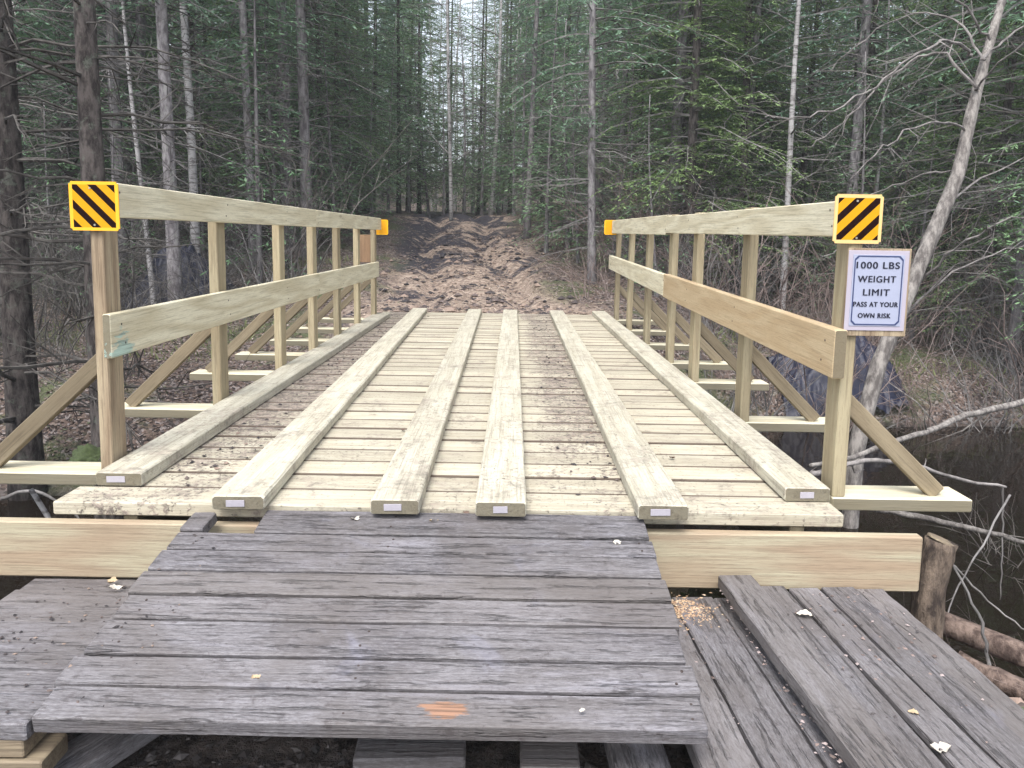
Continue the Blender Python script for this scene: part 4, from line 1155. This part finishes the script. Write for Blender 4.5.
# straw, twigs and clods on the trail
mb = MB(); k = 3600
y = 7.52 + 11 * rng.random(k) ** 1.7; x = -.40 - .09 * np.clip(y - 8, 0, 14) + rng.normal(size=k) * .8; z = height(x, y)
for i in range(k):
    a_ = rng.random() * 6.283; L = .03 + .10 * rng.random() ** 1.6; d = np.array([math.cos(a_), math.sin(a_), rng.normal() * .25]) * L
    p = np.array([x[i], y[i], z[i] + .012]); rr = .0015 + .003 * rng.random()
    tube(mb, [p - d * .5, p + d * .5], [rr, rr * .6], 3, r=rng.random())
tag(mb.build('trail_straw', litter_mat('trail_straw', [(.36, .29, .23), (.22, .165, .13), (.42, .35, .29), (.10, .08, .075), (.28, .21, .165)])), 'straw and broken twigs trodden into the muddy trail', 'straw', kind='stuff')
def clods(n, fx, fy, fz, s0, s1, name, label, mat, pw_=2.0):
    mb = MB()
    base = np.array([(1, 0, 0), (-1, 0, 0), (0, 1, 0), (0, -1, 0), (0, 0, 1), (0, 0, -1)], float)
    fs = [(0, 2, 4), (2, 1, 4), (1, 3, 4), (3, 0, 4), (2, 0, 5), (1, 2, 5), (3, 1, 5), (0, 3, 5)]
    for i in range(n):
        px, py = fx(), fy(); s = s0 + (s1 - s0) * rng.random() ** pw_; pz = fz(px, py)
        a_ = rng.random() * 6.28; ca, sa = math.cos(a_), math.sin(a_)
        v = base * (s * (.6 + .8 * rng.random((6, 1)))) * np.array([1.3, .9, .5])
        v = np.stack([v[:, 0] * ca - v[:, 1] * sa, v[:, 0] * sa + v[:, 1] * ca, v[:, 2]], 1) + np.array([px, py, pz + s * .2])
        mb.add(v, fs, None, rng.random())
    return tag(mb.build(name, mat), label, name.replace('_', ' '), kind='stuff')
MM = litter_mat('mud_crumbs', [(.05, .04, .04), (.11, .085, .078), (.03, .026, .028), (.24, .18, .145)], .9)
clods(1500, lambda: -.5 + rng.normal() * .8, lambda: 7.6 + 8 * rng.random() ** 1.4, lambda a_, b_: gz(a_, b_), .010, .06, 'mud_clods', 'lumps of churned mud on the trail beyond the bridge', MM, 3)
def fx_track(): return (-.985 + rng.normal() * .09) if rng.random() < .68 else (.27 + rng.normal() * .07)
clods(900, fx_track, lambda: 2.15 + 5.2 * rng.random(), lambda a_, b_: .001, .002, .010, 'mud_crumbs', 'mud crumbs and bits tracked over the bridge deck', MM, 2.5)
clods(600, lambda: .62 - abs(rng.normal()) * .09 if rng.random() < .8 else rng.uniform(.7, 1.0), lambda: 1.2 + .75 * rng.random() ** .8, lambda a_, b_: -.220 if a_ < .565 else -.183, .0015, .0055, 'bark_debris', 'bark debris strewn on the right side deck', litter_mat('bark_debris', [(.24, .18, .16), (.12, .09, .08), (.33, .27, .26), (.07, .06, .06)]), 1.5)
clods(900, lambda: .475 + rng.normal() * .032, lambda: 1.90 + rng.normal() * .035, lambda a_, b_: -.219, .001, .0045, 'sawdust_pile', 'orange sawdust and chips spilled at the foot of the beam right of the ramp', litter_mat('sawdust', [(.42, .29, .18), (.32, .21, .13), (.48, .37, .26), (.22, .14, .09)]), 1.2)
clods(260, lambda: rng.uniform(-1.2, -.72), lambda: 1.3 + .65 * rng.random(), lambda a_, b_: -.2 + (1.985 - b_) * .095 if a_ < -.86 else ramp_z(b_), .0015, .0055, 'bark_debris', 'bark debris strewn on the left side deck', MM, 1.5)
clods(900, lambda: rng.uniform(-1.1, .5), lambda: 1.2 + .7 * rng.random(), lambda a_, b_: gz(a_, b_), .004, .018, 'gravel', 'gravel and dirt lumps beneath the ramp', litter_mat('gravel', [(.05, .042, .04), (.09, .08, .075), (.03, .027, .027), (.13, .115, .11), (.04, .032, .03)]), 2)
clods(700, lambda: 1.08 + abs(rng.normal()) * .35, lambda: 1.1 + 1.1 * rng.random(), lambda a_, b_: gz(a_, b_), .006, .035, 'bank_rubble', 'chips and rubble on the near bank right of the old deck', litter_mat('rubble', [(.22, .16, .13), (.10, .08, .07), (.30, .22, .18), (.07, .09, .04), (.38, .33, .3)]), 2)

# thin damp air between the trees
hz_m = bpy.data.materials.new('haze_air'); hz_m.use_nodes = True; hn = hz_m.node_tree; hn.nodes.clear()
ho = hn.nodes.new('ShaderNodeOutputMaterial'); hv = hn.nodes.new('ShaderNodeVolumePrincipled')
hv.inputs['Color'].default_value = (.86, .90, .95, 1); hv.inputs['Density'].default_value = .0024; hn.links.new(hv.outputs[0], ho.inputs['Volume'])
bm = bmesh.new(); bmesh.ops.create_cube(bm, size=1); bmesh.ops.scale(bm, vec=(192, 159, 24), verts=bm.verts); bmesh.ops.translate(bm, vec=(0, 46.5, 9.5), verts=bm.verts)
hme = bpy.data.meshes.new('haze'); bm.to_mesh(hme); bm.free()
if HAZE: tag(link_mesh('haze', hme, hz_m), kind='stuff')

# single fallen leaves and bits that catch the eye
def fallen_leaf(px, py, z, s, col, label, name='fallen_leaf'):
    d = fw + r2 * ((px - 512) / 768) - u2 * ((py - 332) / 768); t = (z - cam_h) / d.z; p = Vector((0, 0, cam_h)) + d * t
    V = []; F = []; n = 9; sd = random.random() * 30
    for j in range(3):
        for i in range(n):
            t_ = i / (n - 1); w = math.sin(math.pi * t_) ** .7 * (.38 + .12 * math.sin(t_ * 19 + sd))
            V.append(((t_ - .5) * s, (j - 1) * w * s, s * (.16 * abs(j - 1) + .10 * math.sin(t_ * 5 + sd)) + .004))
    for j in range(2):
        for i in range(n - 1): F.append([j * n + i, j * n + i + 1, (j + 1) * n + i + 1, (j + 1) * n + i])
    a_ = random.random() * 6.28; R = Matrix.Rotation(a_, 3, 'Z')
    V = [R @ Vector(v) + p for v in V]; mb = MB(); mb.add(V, F); tag(mb.build(name, col, None, True), label, 'leaf')
LW = simple('pale_leaf', (.50, .46, .40), .7, 0, .3, 40); LT = simple('tan_leaf', (.42, .32, .20), .7, 0, .3, 40); LB = simple('brown_leaf', (.12, .08, .06), .8, 0, .4, 40)
fallen_leaf(804, 617, -.185, .038, LW, 'pale curled leaf on the right side deck below the beam')
fallen_leaf(940, 751, -.183, .036, LW, 'pale leaf on the right side deck at the bottom of the view')
fallen_leaf(913, 715, -.184, .020, LT, 'small tan leaf on the right side deck')
fallen_leaf(355, 521, -.02, .030, LW, 'pale leaf near the top of the ramp left of centre')
fallen_leaf(434, 523, -.02, .024, LT, 'small tan leaf at the top centre of the ramp')
fallen_leaf(466, 515, -.015, .022, LB, 'dark curled leaf beside the tan one at the ramp top')
fallen_leaf(582, 713, -.118, .012, LW, 'tiny white chip on the front plank of the ramp', 'white_chip')
fallen_leaf(116, 590, -.185, .034, LW, 'pale leaf lying on the left side deck by the ramp')
fallen_leaf(112, 583, -.185, .03, LT, 'tan leaf touching the pale one on the left side deck')
fallen_leaf(256, 680, -.09, .022, LT, 'tan leaf on the lower left of the ramp')
fallen_leaf(617, 545, -.035, .024, LW, 'small pale splinter near the right end of the ramp top', 'wood_splinter')
fallen_leaf(672, 459, 0.003, .024, LB, 'dark curled leaf on the bridge deck near the right runner')
fallen_leaf(403, 431, 0.003, .020, LB, 'dark leaf on the deck beside the third runner plank')
print('objects', len(scene.objects))
